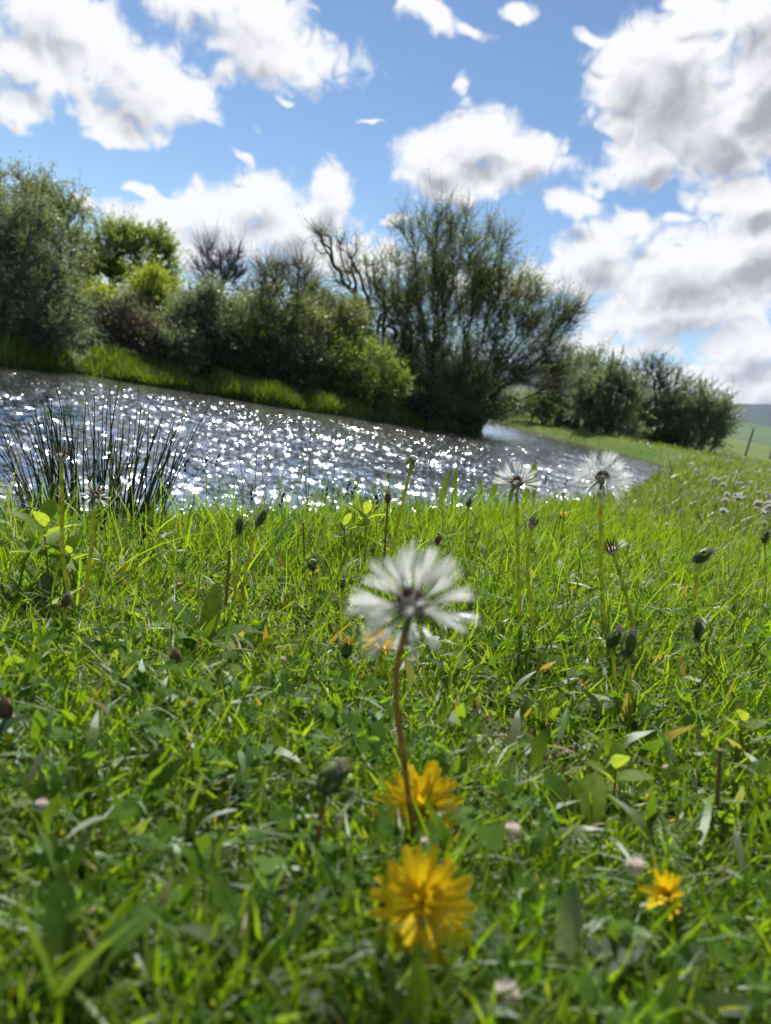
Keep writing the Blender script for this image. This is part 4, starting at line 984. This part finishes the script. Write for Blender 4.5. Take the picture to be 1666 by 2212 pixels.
def spent(label, head, base, mids=(), dy=0.0, size=1.0, axis=None, dry=False, left=4, group=None, stem_mat=None, seed=1, r_stem=.0019):
    """a head that has lost its seeds: bare receptacle, bent back bracts, a few seeds left"""
    b, pts = plant_path(head, base, mids, dy)
    root = tag(empty('dandelion_stalk', b), label, 'dandelion', group)
    st, tdir = stem_obj(root, pts, r_stem * 1.15, r_stem, stem_mat or M_STEM)
    R3 = frame(axis if axis is not None else tdir); h = Vector(pts[-1])
    size *= 1.2
    part('receptacle', RECEPT, root, h, R3, size * 1.15)
    ring_parts('dry_bract' if dry else 'bract', BRACT_B if dry else BRACT, root, h, R3, 14 if dry else 12, .75 if dry else -.75, -.001 * size, .0036 * size, seed=seed, scale=size * 1.05)
    if dry: part('seed_cluster', SEEDS_FEW, root, h, R3, size)
    r_ = np.random.default_rng(seed)
    for k in range(left):
        d = (R3 @ Vector((r_.normal(), r_.normal(), .3 + .3 * r_.random()))).normalized()
        part('pappus', TUFTS[k % 3], root, h + d * .003, frame(d), size * .8)
    return root
def yellow(label, head, base, mids=(), dy=0.0, size=1.0, axis=(0, -.6, .8), rings=((30, 0, .002), (26, .25, .0026), (22, .5, .003), (18, .8, .0034)), group=None, seed=1, stem_mat=None):
    b, pts = plant_path(head, base, mids, dy)
    root = tag(empty('dandelion_flower', b), label, 'dandelion', group)
    stem_obj(root, pts, .0019, .0017, stem_mat or M_STEM)
    R3 = frame(axis); h = Vector(pts[-1])
    part('bud_base', INVOL, root, h - R3 @ Vector((0, 0, .012 * size)), R3, size)
    ring_parts('bract', BRACT, root, h, R3, 10, -.3, -.003 * size, .003 * size, seed=seed, scale=size * .8)
    for i, (n, tl, z_) in enumerate(rings):
        ring_parts('petal', PETALS[i % 4] if i < 3 else PETALS[3], root, h, R3, n, tl, z_ * size, .0012 * size, seed=seed + i, scale=size * (1 - .17 * i), jitter=.35)
    return root

# --- the seed heads and buds that can be picked out one by one
toward = lambda x, y, z: np.array([x, y, z], float)
clock('large wind ragged white dandelion seed head above the two big yellow flowers', (888, 1312), (908, 1835), [(856, 1470), (872, 1640)], -.055, n=52, size=1.42, axis=toward(-.25, -.50, .83), lo=-.28, stem_mat=M_STEMB, seed=4, r_stem=.0017, squash=.75)
clock('thin flat topped white seed head on a straight stem next to the fuller one', (1117, 1046), (1128, 1395), [(1119, 1200)], 0.0, n=32, size=1.3, axis=toward(-.1, -.35, .93), lo=-.12, seed=5)
clock('full fluffy white dandelion seed head on a thick straight stem over the water edge', (1300, 1036), (1310, 1395), [(1298, 1200)], 0.0, n=62, size=1.5, axis=toward(.05, -.35, .94), lo=-.5, fluff=True, seed=6, r_stem=.0024)
clock('drooping half empty white seed head in front of the rush clump', (205, 1072), (178, 1330), [(198, 1180)], 0.0, n=16, size=.72, axis=toward(.35, -.2, .9), lo=-.75, seed=7)
spent('brown dried empty dandelion head on a pale stem in front of the rushes', (132, 988), (170, 1345), [(134, 1090), (138, 1220)], 0.0, size=.95, dry=True, left=0, axis=toward(-.1, -.1, .98), stem_mat=M_STEM, seed=8)
spent('bare whitish dandelion button with bent back green bracts on a slanting stem', (893, 990), (832, 1250), [(865, 1105)], 0.0, size=1.0, left=0, axis=toward(.25, -.1, .95), seed=9, r_stem=.0024)
bud('shaggy brown withered dandelion bud on a reddish stem under the bare button', (838, 1078), (826, 1255), [(833, 1160)], 0.0, size=.95, kind='white', stem_mat=M_STEMB, seed=10)
spent('dark brown empty dandelion head beside the thin flat topped seed head', (1150, 1133), (1166, 1412), [(1140, 1240)], 0.0, size=.82, dry=True, left=1, axis=toward(.2, -.2, .9), seed=11)
spent('withered brown dandelion head half hidden behind the fluffy seed head stem', (1322, 1190), (1398, 1460), [(1350, 1275)], 0.0, size=.95, dry=True, left=2, axis=toward(-.45, -.2, .85), seed=12)
bud('long closed green dandelion bud leaning over to one side with white tip', (1510, 1205), (1486, 1420), [(1500, 1290)], 0.0, size=1.15, axis=toward(.72, -.1, .62), seed=13, r_stem=.0021)
bud('closed grey green bud on a bent stem at the meadow side by sprawling leaves', (1652, 1165), (1640, 1345), [(1655, 1260)], 0.0, size=1.0, axis=toward(.1, 0, 1), seed=14)
bud('dark closed bud on a thin upright stem beside a leaning one', (517, 1142), (503, 1340), [(512, 1230)], 0.0, size=.88, axis=toward(-.1, 0, 1), seed=15)
bud('leaning green bud on a long slanting stem beside a dark upright one', (560, 1125), (512, 1345), [(537, 1205)], 0.0, size=.92, axis=toward(.42, 0, .9), seed=16)
bud('squat green bud with white tip low in the grass', (675, 1222), (680, 1330), [], 0.0, size=.9, axis=toward(0, -.1, 1), seed=17)
bud('small pale tipped bud almost hidden by the large ragged seed head', (738, 1262), (742, 1340), [], 0.0, size=.75, axis=toward(.1, -.2, 1), seed=18)
bud('curled dark brown withered bud standing behind the large ragged seed head', (946, 1168), (944, 1285), [], 0.0, size=.85, kind='brown', axis=toward(.1, 0, 1), seed=19)
bud('small closed green bud at the grass brow beside the dock leaves', (1012, 1088), (1006, 1240), [(1008, 1160)], 0.0, size=.72, axis=toward(.15, 0, 1), seed=20)
bud('dark green bud with pale tip next to a fatter one in the short grass', (1322, 1385), (1352, 1545), [(1330, 1470)], 0.0, size=1.0, axis=toward(.25, -.15, .95), seed=21)
bud('fat dark green bud with pink white tip next to a thinner one', (1356, 1400), (1372, 1560), [(1362, 1480)], 0.0, size=1.15, axis=toward(0, -.2, 1), seed=22)
bud('slim dark bud with a pale purple tip at the foot of the long leaning bud', (1508, 1368), (1512, 1440), [], 0.0, size=1.05, axis=toward(-.25, -.1, 1), seed=23)
bud('dark bud on a brown slanting stem among the rush stems', (113, 1062), (85, 1180), [], 0.0, size=.9, axis=toward(.15, 0, 1), stem_mat=M_STEMB, seed=24)
bud('pale tipped bud standing in the short grass in front of the yellow leaves', (380, 1425), (384, 1500), [], 0.0, size=.85, axis=toward(-.1, -.2, 1), kind='white', seed=25)
bud('pale headed bud below the brown dried empty head', (142, 1300), (128, 1400), [], 0.0, size=.8, axis=toward(.2, -.2, 1), kind='white', seed=26)
bud('wilted orange dandelion bud beside the small yellow flower', (748, 1410), (752, 1475), [], 0.0, size=.85, kind='orange', axis=toward(0, -.2, 1), seed=27)
bud('blurred dark purple bud low in the grass by a grey leaf', (12, 1535), (16, 1640), [], 0.0, size=.95, kind='brown', axis=toward(-.3, -.2, 1), seed=28)
bud('swollen yellow green bud on a dark stem in the near grass', (708, 1690), (690, 1860), [(690, 1780)], 0.0, size=1.15, kind='green', axis=toward(.35, -.4, .85), stem_mat=M_STEMB, seed=29)
yellow('big orange yellow dandelion flower low in the near grass, the larger of a pair', (908, 1955), (915, 2075), [], 0.0, size=1.42, axis=(-.05, -.78, .62), seed=31)
yellow('yellow dandelion flower partly crossed by the stem of the large seed head', (903, 1752), (905, 1840), [], 0.02, size=1.62, axis=(.0, -.78, .62), seed=35)
yellow('small yellow dandelion flower just under the large ragged seed head', (820, 1392), (823, 1460), [], 0.0, size=1.0, axis=(.05, -.5, .85), seed=41)
yellow('tiny yellow dandelion flower out in the meadow between two white seed heads', (1214, 1113), (1214, 1180), [], 0.0, size=.85, axis=(0, -.2, 1), seed=45, rings=((16, 0, .002), (12, .4, .003)))
yellow('half closed orange dandelion flower seen from the side beside a clover head', (1450, 1942), (1470, 2030), [], 0.0, size=.95, axis=(-.55, -.5, .6), seed=49, rings=((12, .75, .002), (12, .95, .003), (8, 1.1, .0034)))
spent('small pale seed head with bent back rays at the grass brow over the water', (840, 1022), (838, 1180), [], 0.0, size=.6, left=8, axis=toward(0, 0, 1), seed=52)
clock('small ragged white seed head between the thin and the fluffy ones', (1217, 1070), (1217, 1180), [], 0.0, n=22, size=.78, axis=toward(0, -.3, .95), lo=-.1, seed=53)

# bare stalks whose heads are gone
def stalk(label, top, base, mat, r0=.0014, group=None):
    b, pts = plant_path(top, base)
    root = tag(empty('bare_stalk', b), label, 'stalk', group); stem_obj(root, pts, r0 * 1.1, r0, mat)
    rim = lathe([(r0 * 1.02, -.001), (r0 * 1.35, 0), (r0 * 1.3, .0008), (r0 * .6, .0004)], 8, 3, .2)
    part('broken_tip', mesh_np('broken_tip', *rim, True, M_BROWN), root, pts[-1], frame(pts[-1] - pts[0]))
stalk('broken reddish brown stalk standing in the near grass beyond a clover head', (1556, 1622), (1541, 1790), M_REDSTEM, .0015)
stalk('headless tan stalk standing beside the two closed buds', (496, 1190), (484, 1330), M_STEMB, .0017)
stalk('headless tan stalk standing behind the squat green bud', (655, 1130), (657, 1250), M_STEMB, .0014)
stalk('slanting dry tan stalk behind the large ragged seed head', (1036, 1150), (1004, 1240), M_STEMB, .0013)
stalk('short headless brown stalk below the leaning green bud', (526, 1258), (521, 1345), M_STEMB, .0014)

# --- broad leaved weeds
def leaf_prof(kind):
    if kind == 'spoon': return lambda s: (.22 + .1 * s if s < .35 else .25 + .75 * math.sin(min(1, (s - .35) / .65) * math.pi) ** .7 * 1.0) if s < .995 else .06
    if kind == 'lance': return lambda s: max(.03, math.sin(math.pi * min(1, s * .97 + .03)) ** .8)
    if kind == 'tooth': return lambda s: max(.04, (.18 + .9 * s) * (1 - s ** 6) * (.62 + .38 * abs(math.sin(s * 15))))
    return lambda s: max(.04, math.sin(math.pi * min(1, s * .96 + .02)) ** .55)
def leaf_mesh(kind, L, W, bend, mat, fold=.28, lift=0.0):
    return mesh_np('leaf', *strap(L, W, leaf_prof(kind), bend, 16 if kind == 'tooth' else 9, fold, lift), True, mat)
def weed(name, label, base, leaves, kind, mat, cat='weed', group=None, lift_z=0.0, seed=1):
    """leaves: (azimuth degrees, length, width, rise degrees, bend)"""
    b = hit(*base); root = tag(empty(name, b), label, cat, group)
    for i, (a_, L, W, rise, bend) in enumerate(leaves):
        m_ = mat[i % len(mat)] if isinstance(mat, list) else mat
        part('leaf', leaf_mesh(kind, L * 1.2, W * 1.2, bend, m_), root, (0, 0, lift_z), Matrix.Rotation(R(a_), 3, 'Z') @ Matrix.Rotation(R(rise), 3, 'X'))
    return root
def rosette(n, L, W, rise, bend, seed, a0=0, a1=360):
    r_ = np.random.default_rng(seed)
    return [(a0 + (a1 - a0) * (i + .5 * r_.random()) / n, L * (.75 + .4 * r_.random()), W * (.8 + .35 * r_.random()), rise + 18 * r_.normal(), bend + .3 * r_.normal()) for i in range(n)]
weed('plantain', 'pale spoon shaped leaf standing up from a near rosette beside the big yellow flower', (1195, 2190), [(-8, .046, .0095, 78, -.5), (60, .045, .014, 40, -.8), (-55, .05, .015, 45, -.8), (120, .04, .013, 35, -.7), (-130, .04, .013, 35, -.7)], 'spoon', M_LEAFG)
weed('broad_weed', 'pair of dark and light broad oval leaves in the near grass', (1240, 1820), [(-25, .042, .020, 55, -.5), (40, .040, .019, 60, -.6), (100, .03, .013, 30, -.6)], 'oval', [M_LEAFL, M_LEAF])
weed('dock', 'long pale glossy leaf folded over in the short grass', (1190, 1560), [(-72, .062, .017, 32, -.55), (60, .045, .013, 25, -.6), (170, .035, .012, 20, -.5)], 'lance', M_LEAFG)
weed('dandelion_rosette', 'toothed grey green dandelion rosette under the fat dark bud', (1420, 1470), rosette(8, .050, .014, 30, -.5, 3), 'tooth', [M_LEAF, M_LEAFG])
weed('dandelion_rosette', 'toothed dandelion rosette with pale undersides at the meadow side', (1590, 1290), rosette(8, .060, .018, 35, -.6, 4), 'tooth', [M_LEAFG, M_LEAF])
weed('dandelion_rosette', 'toothed dark green rosette beyond the long leaning bud', (1520, 1150), rosette(7, .075, .018, 45, -.5, 5), 'tooth', M_LEAF)
weed('dandelion_rosette', 'light green toothed rosette at the foot of the withered half hidden head', (1440, 1385), rosette(7, .050, .016, 35, -.7, 6), 'tooth', M_LEAFL)
weed('dandelion_rosette', 'dark toothed rosette spread under the big yellow flower', (870, 2080), rosette(7, .060, .016, 12, -.25, 7), 'tooth', M_LEAF)
weed('dandelion_rosette', 'blurred grey green rosette in the near grass below the swollen bud', (560, 2130), rosette(7, .050, .014, 35, -.6, 8), 'tooth', [M_LEAFG, M_LEAF])
weed('dandelion_rosette', 'blurred dark rosette of long leaves in the nearest grass', (120, 2190), rosette(6, .055, .012, 28, -.3, 9), 'lance', M_LEAF)
weed('plantain', 'grey green spoon leaved rosette beside the half closed orange flower', (1420, 2190), rosette(6, .036, .012, 28, -.3, 10), 'spoon', M_LEAFG)
weed('broad_weed', 'clump of pale oval leaves below the yellowed leaves', (300, 1345), rosette(7, .034, .016, 45, -.5, 11), 'oval', [M_LEAFG, M_LEAFL])
weed('broad_weed', 'clump of broad green leaves at the foot of the two closed buds', (440, 1400), rosette(7, .055, .019, 42, -.7, 12), 'oval', [M_LEAFL, M_LEAF])
weed('broad_weed', 'broad pale leaf cluster below the brown dried empty head', (95, 1330), rosette(6, .046, .016, 40, -.7, 13), 'oval', [M_LEAFG, M_LEAF])
weed('broad_weed', 'dark shiny broad leaves low in the grass below the small yellow flower', (700, 1570), rosette(6, .034, .014, 35, -.6, 14), 'oval', [M_LEAF, M_LEAFG])
weed('broad_weed', 'light green leaf clump in the near grass at the meadow side', (1620, 1720), rosette(6, .035, .015, 40, -.6, 15), 'oval', M_LEAFL)
weed('broad_weed', 'pale mealy leaf standing behind the stem of the large seed head', (985, 1470), [(0, .03, .012, 75, -.3), (80, .03, .011, 40, -.5), (-80, .03, .011, 40, -.5)], 'spoon', M_LEAFG)
weed('yellowed_weed', 'low weed with two yellow withering leaves in front of the rushes', (262, 1285), [(15, .034, .011, 75, -.2), (-20, .030, .010, 68, -.3)], 'lance', M_LEAFY)
weed('yellowed_weed', 'low weed with curled orange yellow leaves beside pale oval ones', (385, 1300), [(30, .030, .010, 70, -.7), (-60, .032, .010, 60, -1.0)], 'lance', M_LEAFY)

def herb(label, top, base, n, L, W, mat, seed, step=.011):
    b, pts = plant_path(top, base); root = tag(empty('leafy_herb', b), label, 'herb')
    stem_obj(root, pts, .0013, .0009, M_STEMB)
    r_ = np.random.default_rng(seed); tot = pts[-1] - pts[0]; ln = np.linalg.norm(tot)
    me = [leaf_mesh('oval', L * 1.5, W * 1.6, -.5, mat, .35), leaf_mesh('oval', L * 1.05, W * 1.1, -.3, mat, .35)]
    for i in range(n):
        f_ = 1 - i * step / ln
        if f_ < .15: break
        for s_ in (0, 1):
            a_ = i * 90 + s_ * 180 + r_.normal() * 12
            part('leaf', me[1] if i == 0 else me[0], root, pts[0] + tot * f_, Matrix.Rotation(R(a_), 3, 'Z') @ Matrix.Rotation(R(58 - 18 * i + r_.normal() * 6), 3, 'X'), 1 - .04 * i)
    return root
herb('light green mint like herb with paired pointed leaves before the rush clump', (95, 1140), (108, 1300), 4, .034, .016, M_LEAFL, 1)
herb('smaller light green paired leaf herb beside the drooping seed head', (150, 1195), (165, 1300), 3, .024, .012, M_LEAFL, 2)
herb('light green broad leaved herb in the grass below the bare white button', (790, 1110), (785, 1210), 3, .034, .014, M_LEAFL, 3)
herb('second light green herb with narrow leaves beside the broad leaved one', (745, 1135), (738, 1215), 3, .030, .011, M_LEAFL, 4)
herb('light green herb with rounded leaves near the pale folded leaf', (1330, 1660), (1320, 1740), 3, .020, .011, M_LEAFL, 5)
herb('small leafy herb with rounded leaves in the grass near the red stalk', (1600, 1560), (1602, 1640), 3, .018, .010, M_LEAFL, 6)

# dock leaves standing on the brow of the bank
def dock(label, spots, seed):
    b = hit_near(spots[0][0], 1085); root = tag(empty('dock_plant', b), label, 'dock')
    for i, (px, top, w_) in enumerate(spots):
        p = at(px, 1075, b[1] + .02 * i); t_ = at(px + 4, top, b[1] + .02 * i); L = np.linalg.norm(t_ - p) + .05
        part('leaf', leaf_mesh('lance', L, w_, -.15, M_LEAF, .3), root, p - b - np.array([0, 0, .05]), Matrix.Rotation(R(-20 + 40 * (i % 2)), 3, 'Z') @ Matrix.Rotation(R(86 - 8 * (i % 3)), 3, 'X'))
    return root
dock('two upright dark dock leaves against the water by the bare button', [(955, 1010, .022), (983, 1005, .020)], 1)
dock('short upright dock leaves on the grass brow between the seed heads', [(1062, 1015, .020), (1040, 1030, .016)], 2)
dock('upright dark dock leaves behind the thin flat topped seed head', [(1135, 995, .024), (1155, 990, .020), (1100, 1015, .018)], 3)

# sedge: thin stems with small dark heads along the brow
SED = mesh_np('spikelet', *lathe([(.0004, 0), (.0018, .002), (.0021, .005), (.0014, .008), (.0003, .010)], 8, 4, .2), True, M_SEDGE)
SEDGE_AT = [(705, 1062), (752, 1050), (764, 1058), (880, 1005), (1005, 1000), (930, 1010), (445, 1000), (470, 990), (402, 1000), (1224, 1042), (1448, 1000), (1540, 1045), (1180, 1035), (610, 1075), (1470, 1060), (1590, 1060), (545, 1060), (815, 1080), (310, 1150), (225, 1120)]
for i, (px, py) in enumerate(SEDGE_AT):
    b, pts = plant_path((px, py), (px - 12 + 7 * (i % 4), py + 95 + 10 * (i % 3)))
    root = tag(empty('sedge', b), 'thin sedge stem with small dark brown head standing in the bank grass', 'sedge', 'sedge stems along the grass brow')
    stem_obj(root, pts, .0007, .0005, M_RUSH)
    for k in range(3): part('spikelet', SED, root, pts[-1] - np.array([0, 0, .009 * k]), frame(np.array([.5 * math.sin(k * 2.1 + i), .5 * math.cos(k * 2.1 + i), 1])), 1.1 - .15 * k)

# rush clump at the water's edge, every stem a part
rr_ = np.random.default_rng(21)
b = hit(235, 1180); b[1] += .32; b[2] = gz(b[0], b[1])
rush = tag(empty('rush_clump', b), 'fan shaped clump of dark green rush stems against the glittering water', 'rush')
RUSH_TIPS = [(42, 760), (10, 830), (150, 655), (158, 705), (262, 800), (237, 822), (300, 835), (457, 868), (350, 905), (372, 925), (95, 850), (120, 830), (70, 870), (205, 860), (222, 880)]
for _ in range(135):
    u_ = rr_.random(); px = -10 + 430 * u_ ** 1.25; RUSH_TIPS.append((px, 1010 - 150 * rr_.random() ** .8 * (1 - .35 * abs(u_ - .35)) + 30 * rr_.normal()))
for i, (px, py) in enumerate(RUSH_TIPS):
    Yt = b[1] + rr_.normal() * .09
    bx = 215 + (px - 215) * (.45 + .2 * rr_.random()) + 22 * rr_.normal()
    p0 = at(bx, 1110, Yt); p0[2] = gz(p0[0], p0[1]) - .01
    p1 = at(px, py, Yt + rr_.normal() * .05)
    mid = p0 * .5 + p1 * .5 + np.array([(p1 - p0)[0] * -.10, 0, .01]) + rr_.normal(size=3) * .006
    n_ = 7; t_ = np.linspace(0, 1, n_)[:, None]; C = (1 - t_) ** 2 * p0 + 2 * t_ * (1 - t_) * mid + t_ ** 2 * p1 - b
    V, F_ = tubes([C], [np.linspace(.0019, .0007, n_) * (.45 if i in (0, 2, 3) else 1) * (.8 + .5 * rr_.random())], 5)
    link('rush_stem', mesh_np('rush_stem', V, F_, True, M_STEMB if i % 13 == 5 else M_RUSH), None, rush)

# single tall grass stems rising over the brow
for i, (px, py, bx, by) in enumerate([(728, 890, 715, 1130), (650, 940, 668, 1130), (515, 935, 530, 1130), (555, 955, 545, 1130), (672, 910, 662, 1130)]):
    b, pts = plant_path((px, py), (bx, by)); root = tag(empty('grass_stem', b), 'single tall thin grass stem standing up against the river', 'grass stem', 'tall grass stems at the grass brow')
    stem_obj(root, pts, .0010, .0005, M_LEAF)
    for k in range(2): part('leaf', leaf_mesh('lance', .09, .0035, -.5, M_LEAF), root, pts[0] + (pts[-1] - pts[0]) * (.3 + .25 * k), Matrix.Rotation(R(70 + 190 * k), 3, 'Z') @ Matrix.Rotation(R(68), 3, 'X'))

# clover flower heads in the near grass
def clover_head():
    V, T = [], []
    for k in range(60):
        z_ = 1 - 1.8 * (k + .5) / 60; a_ = k * 2.39996; q = math.sqrt(max(0, 1 - z_ * z_)); d = np.array([q * math.cos(a_), q * math.sin(a_), z_])
        s_ = nrm(np.cross(d, [.2, .4, .9])[None])[0]; u_ = np.cross(d, s_); b_ = len(V); p = d * .0015
        m1 = d * .0042 + np.array([0, 0, .0006]); e_ = d * (.0056 + .0008 * hr.random()) + np.array([0, 0, .0008])
        V.extend([p, m1 + s_ * .0011, e_ + u_ * .0003, m1 - s_ * .0011, m1 + u_ * .0007]); T += [(b_, b_ + 1, b_ + 4), (b_ + 1, b_ + 2, b_ + 4), (b_ + 4, b_ + 2, b_ + 3), (b_, b_ + 4, b_ + 3)]
    return mesh_np('flower_head', np.array(V), np.array(T), True, M_CLOVERW)
CLH = clover_head()
for label, px, py, bx, by, s_ in (('white clover head in the near grass beside the crossed yellow flower', 1107, 1795, 1102, 1900, .95), ('cream and pink clover head above the half closed orange flower', 1372, 1872, 1378, 1980, 1.05),
        ('small pale purple clover head between the two big yellow flowers', 921, 1822, 925, 1900, .75), ('large blurred white clover head at the foot of the spoon shaped leaf', 1092, 2150, 1095, 2250, 1.1),
        ('tiny pink clover head near the pale folded leaf', 1290, 1660, 1290, 1720, .6), ('tiny pink clover head in the grass by the wilted orange bud', 612, 1425, 612, 1480, .6), ('small withered pink clover head below the crossed yellow flower', 1440, 1660, 1444, 1730, .6),
        ('pale pink clover head in the near grass below the blurred purple bud', 90, 1740, 96, 1820, .7), ('withered pink clover head above the blurred grey green rosette', 505, 2010, 508, 2080, .75)):
    b, pts = plant_path((px, py), (bx, by)); root = tag(empty('clover_flower', b), label, 'clover')
    stem_obj(root, pts, .0008, .0007, M_STEM); part('flower_head', CLH, root, pts[-1], frame(np.array([.1, -.2, 1.0])), s_)

# dandelion clocks all over the meadow beyond
def far_head(seed):
    r_ = np.random.default_rng(seed); V, T = [], []
    for k in range(170):
        z_ = 1 - 1.75 * (k + .5) / 170; a_ = k * 2.39996; q = math.sqrt(max(0, 1 - z_ * z_)); d = np.array([q * math.cos(a_), q * math.sin(a_), z_]) * .021 * (.6 + .5 * r_.random())
        e_ = nrm(np.cross(d, r_.normal(size=3))[None])[0] * .0030; f_ = nrm(np.cross(d, e_)[None])[0] * .0009; b_ = len(V)
        V.extend([d * .3, d + e_, d + f_, d - e_, d - f_]); T += [(b_ + 1, b_ + 2, b_ + 3), (b_ + 1, b_ + 3, b_ + 4), (b_, b_ + 1, b_ + 3)]
    return mesh_np('seed_head', np.array(V), np.array(T), False, M_HAIRF)
FH = [far_head(1), far_head(2), far_head(3)]
def far_stem(seed):
    r_ = np.random.default_rng(seed); e_ = r_.normal(0, .12, 2); z_ = np.linspace(0, 1, 5); C = np.stack([e_[0] * z_ ** 2, e_[1] * z_ ** 2, z_], 1)
    return mesh_np('stem', *tubes([C], [np.full(5, .0022)], 5), True, M_STEM), C[-1]
FS = [far_stem(k) for k in (1, 2, 3)]
FC = mesh_np('seed_core', *lathe([(.001, -.005), (.005, -.002), (.006, .001), (.004, .005), (.001, .006)], 8), True, M_SEED)
spots = []
_m = np.random.default_rng(5)
for _ in range(28):
    y = 2.3 + 2.6 * _m.random(); spots.append((y * (.425 + .2 * _m.random()), y))
fr_ = np.random.default_rng(77)
while len(spots) < 255:
    y = 2.9 + 27 * fr_.random() ** 1.7; x = y * (.30 + .34 * fr_.random())
    if y < 5 and x / y < .41: continue
    Q = np.array([[x, y]])
    if inside(Q, WATER)[0] or seg_dist(Q, WATER, True)[0] < .8: continue
    if fr_.random() > .35 + .65 * (math.sin(x * 1.1) * math.cos(y * .7) > -.2): continue
    spots.append((x, y))
for x in np.linspace(9.6, 13.5, 24): spots.append((x + fr_.normal() * .25, 31.5 - 1.25 * (x - 9.6) + fr_.normal() * .8))
for i, (x, y) in enumerate(spots):
    z = gz(x, y); hh = (.10 + .09 * fr_.random()) * (1 + .25 * (y > 12)); s_ = (.42 + .55 * fr_.random()) * (1 + .5 * (y > 10))
    root = tag(empty('meadow_dandelion', (x, y, z - .01)), 'white dandelion seed head standing in the sloping meadow beyond the near grass', 'dandelion', 'dandelion seed heads in the meadow')
    k = i % 3; me, tip = FS[k]; A = fr_.random() * 6.28
    part('stem', me, root, (0, 0, 0), Matrix.Rotation(A, 3, 'Z'), (.35 * hh + .1, .35 * hh + .1, hh))
    e_ = Matrix.Rotation(A, 3, 'Z') @ Vector((tip[0] * (.35 * hh + .1), tip[1] * (.35 * hh + .1), hh))
    part('seed_head', FH[(i // 3) % 3], root, e_, Matrix.Rotation(fr_.random() * 6, 3, 'Z'), s_); part('seed_core', FC, root, e_, None, s_)

# fence posts and wire at the meadow's far side
M_POST = mat_rough('weathered_post', [(0.3, (0.09, 0.08, 0.065)), (0.7, (0.19, 0.17, 0.14))], 12.0, .95)
for i, (px, py, Y, hh) in enumerate(((1612, 978, 58, 2.1), (1665, 985, 66, 1.9))):
    p = at(px, py, Y); z = gz(p[0], p[1])
    V, Fs = lathe([(.085, -.3), (.08, .3), (.075, hh * .6), (.07, hh - .06), (.045, hh)], 8, 3, .08)
    o = tag(link('fence_post', mesh_np('fence_post', V, Fs, True, M_POST), None, None, (p[0], p[1], z)), ['slim weathered post standing in the far field beside the grey green shrub', 'weathered post in the far field at the meadow side past the slim one'][i], 'post')
    o.rotation_euler = (0, R(2 - 3 * i), 0)

# grey boulder at the head of the bend
br = np.random.default_rng(4); th_, ph_ = np.meshgrid(np.linspace(0, 2 * math.pi, 19)[:-1], np.linspace(.12, math.pi - .12, 10), indexing='ij')
dd = np.stack([np.cos(th_) * np.sin(ph_), np.sin(th_) * np.sin(ph_), np.cos(ph_)], -1).reshape(-1, 3)
rad_ = 1 + .10 * np.sin(dd[:, 0] * 4 + 1) * np.cos(dd[:, 1] * 5) + .08 * np.sin(dd[:, 2] * 6 + dd[:, 0] * 3) + .03 * br.normal(size=len(dd))
I, J = np.meshgrid(np.arange(18), np.arange(9), indexing='ij'); I2 = (I + 1) % 18
BF = np.stack([I * 10 + J, I * 10 + J + 1, I2 * 10 + J + 1, I2 * 10 + J], -1).reshape(-1, 4)
M_ROCK = mat_rough('river_rock', [(0.3, (0.10, 0.10, 0.09)), (0.7, (0.24, 0.23, 0.21))], 9.0, .9, .5)
p = np.array([8.75, 22.4]); tag(link('boulder', mesh_np('boulder', dd * rad_[:, None] * [.42, .34, .26], BF, True, M_ROCK), None, None, (p[0], p[1], WATER_Z + .10)), 'grey boulder at the water edge where the river bends away', 'boulder')

# ------------------------------------------------------------------ the air of the valley
m_air = bpy.data.materials.new('valley_air'); m_air.use_nodes = True
ta = NT(m_air.node_tree); ta.n.clear(); oa = ta.new('ShaderNodeOutputMaterial')
pv = ta.new('ShaderNodeVolumePrincipled'); pv.inputs['Color'].default_value = (0.72, 0.82, 1.0, 1); pv.inputs['Density'].default_value = 0.0001; pv.inputs['Anisotropy'].default_value = 0.25
ta.l.new(pv.outputs[0], oa.inputs['Volume'])
hx, z0, z1 = 5600.0, -6.0, 215.0
hv = [(sx * hx, sy * hx, z_) for z_ in (z0, z1) for sx, sy in ((-1, -1), (1, -1), (1, 1), (-1, 1))]
hm = bpy.data.meshes.new('haze'); hm.from_pydata(hv, [], [(3, 2, 1, 0), (4, 5, 6, 7), (0, 1, 5, 4), (1, 2, 6, 5), (2, 3, 7, 6), (3, 0, 4, 7)])
haze = link('haze', hm, m_air); haze['kind'] = 'stuff'
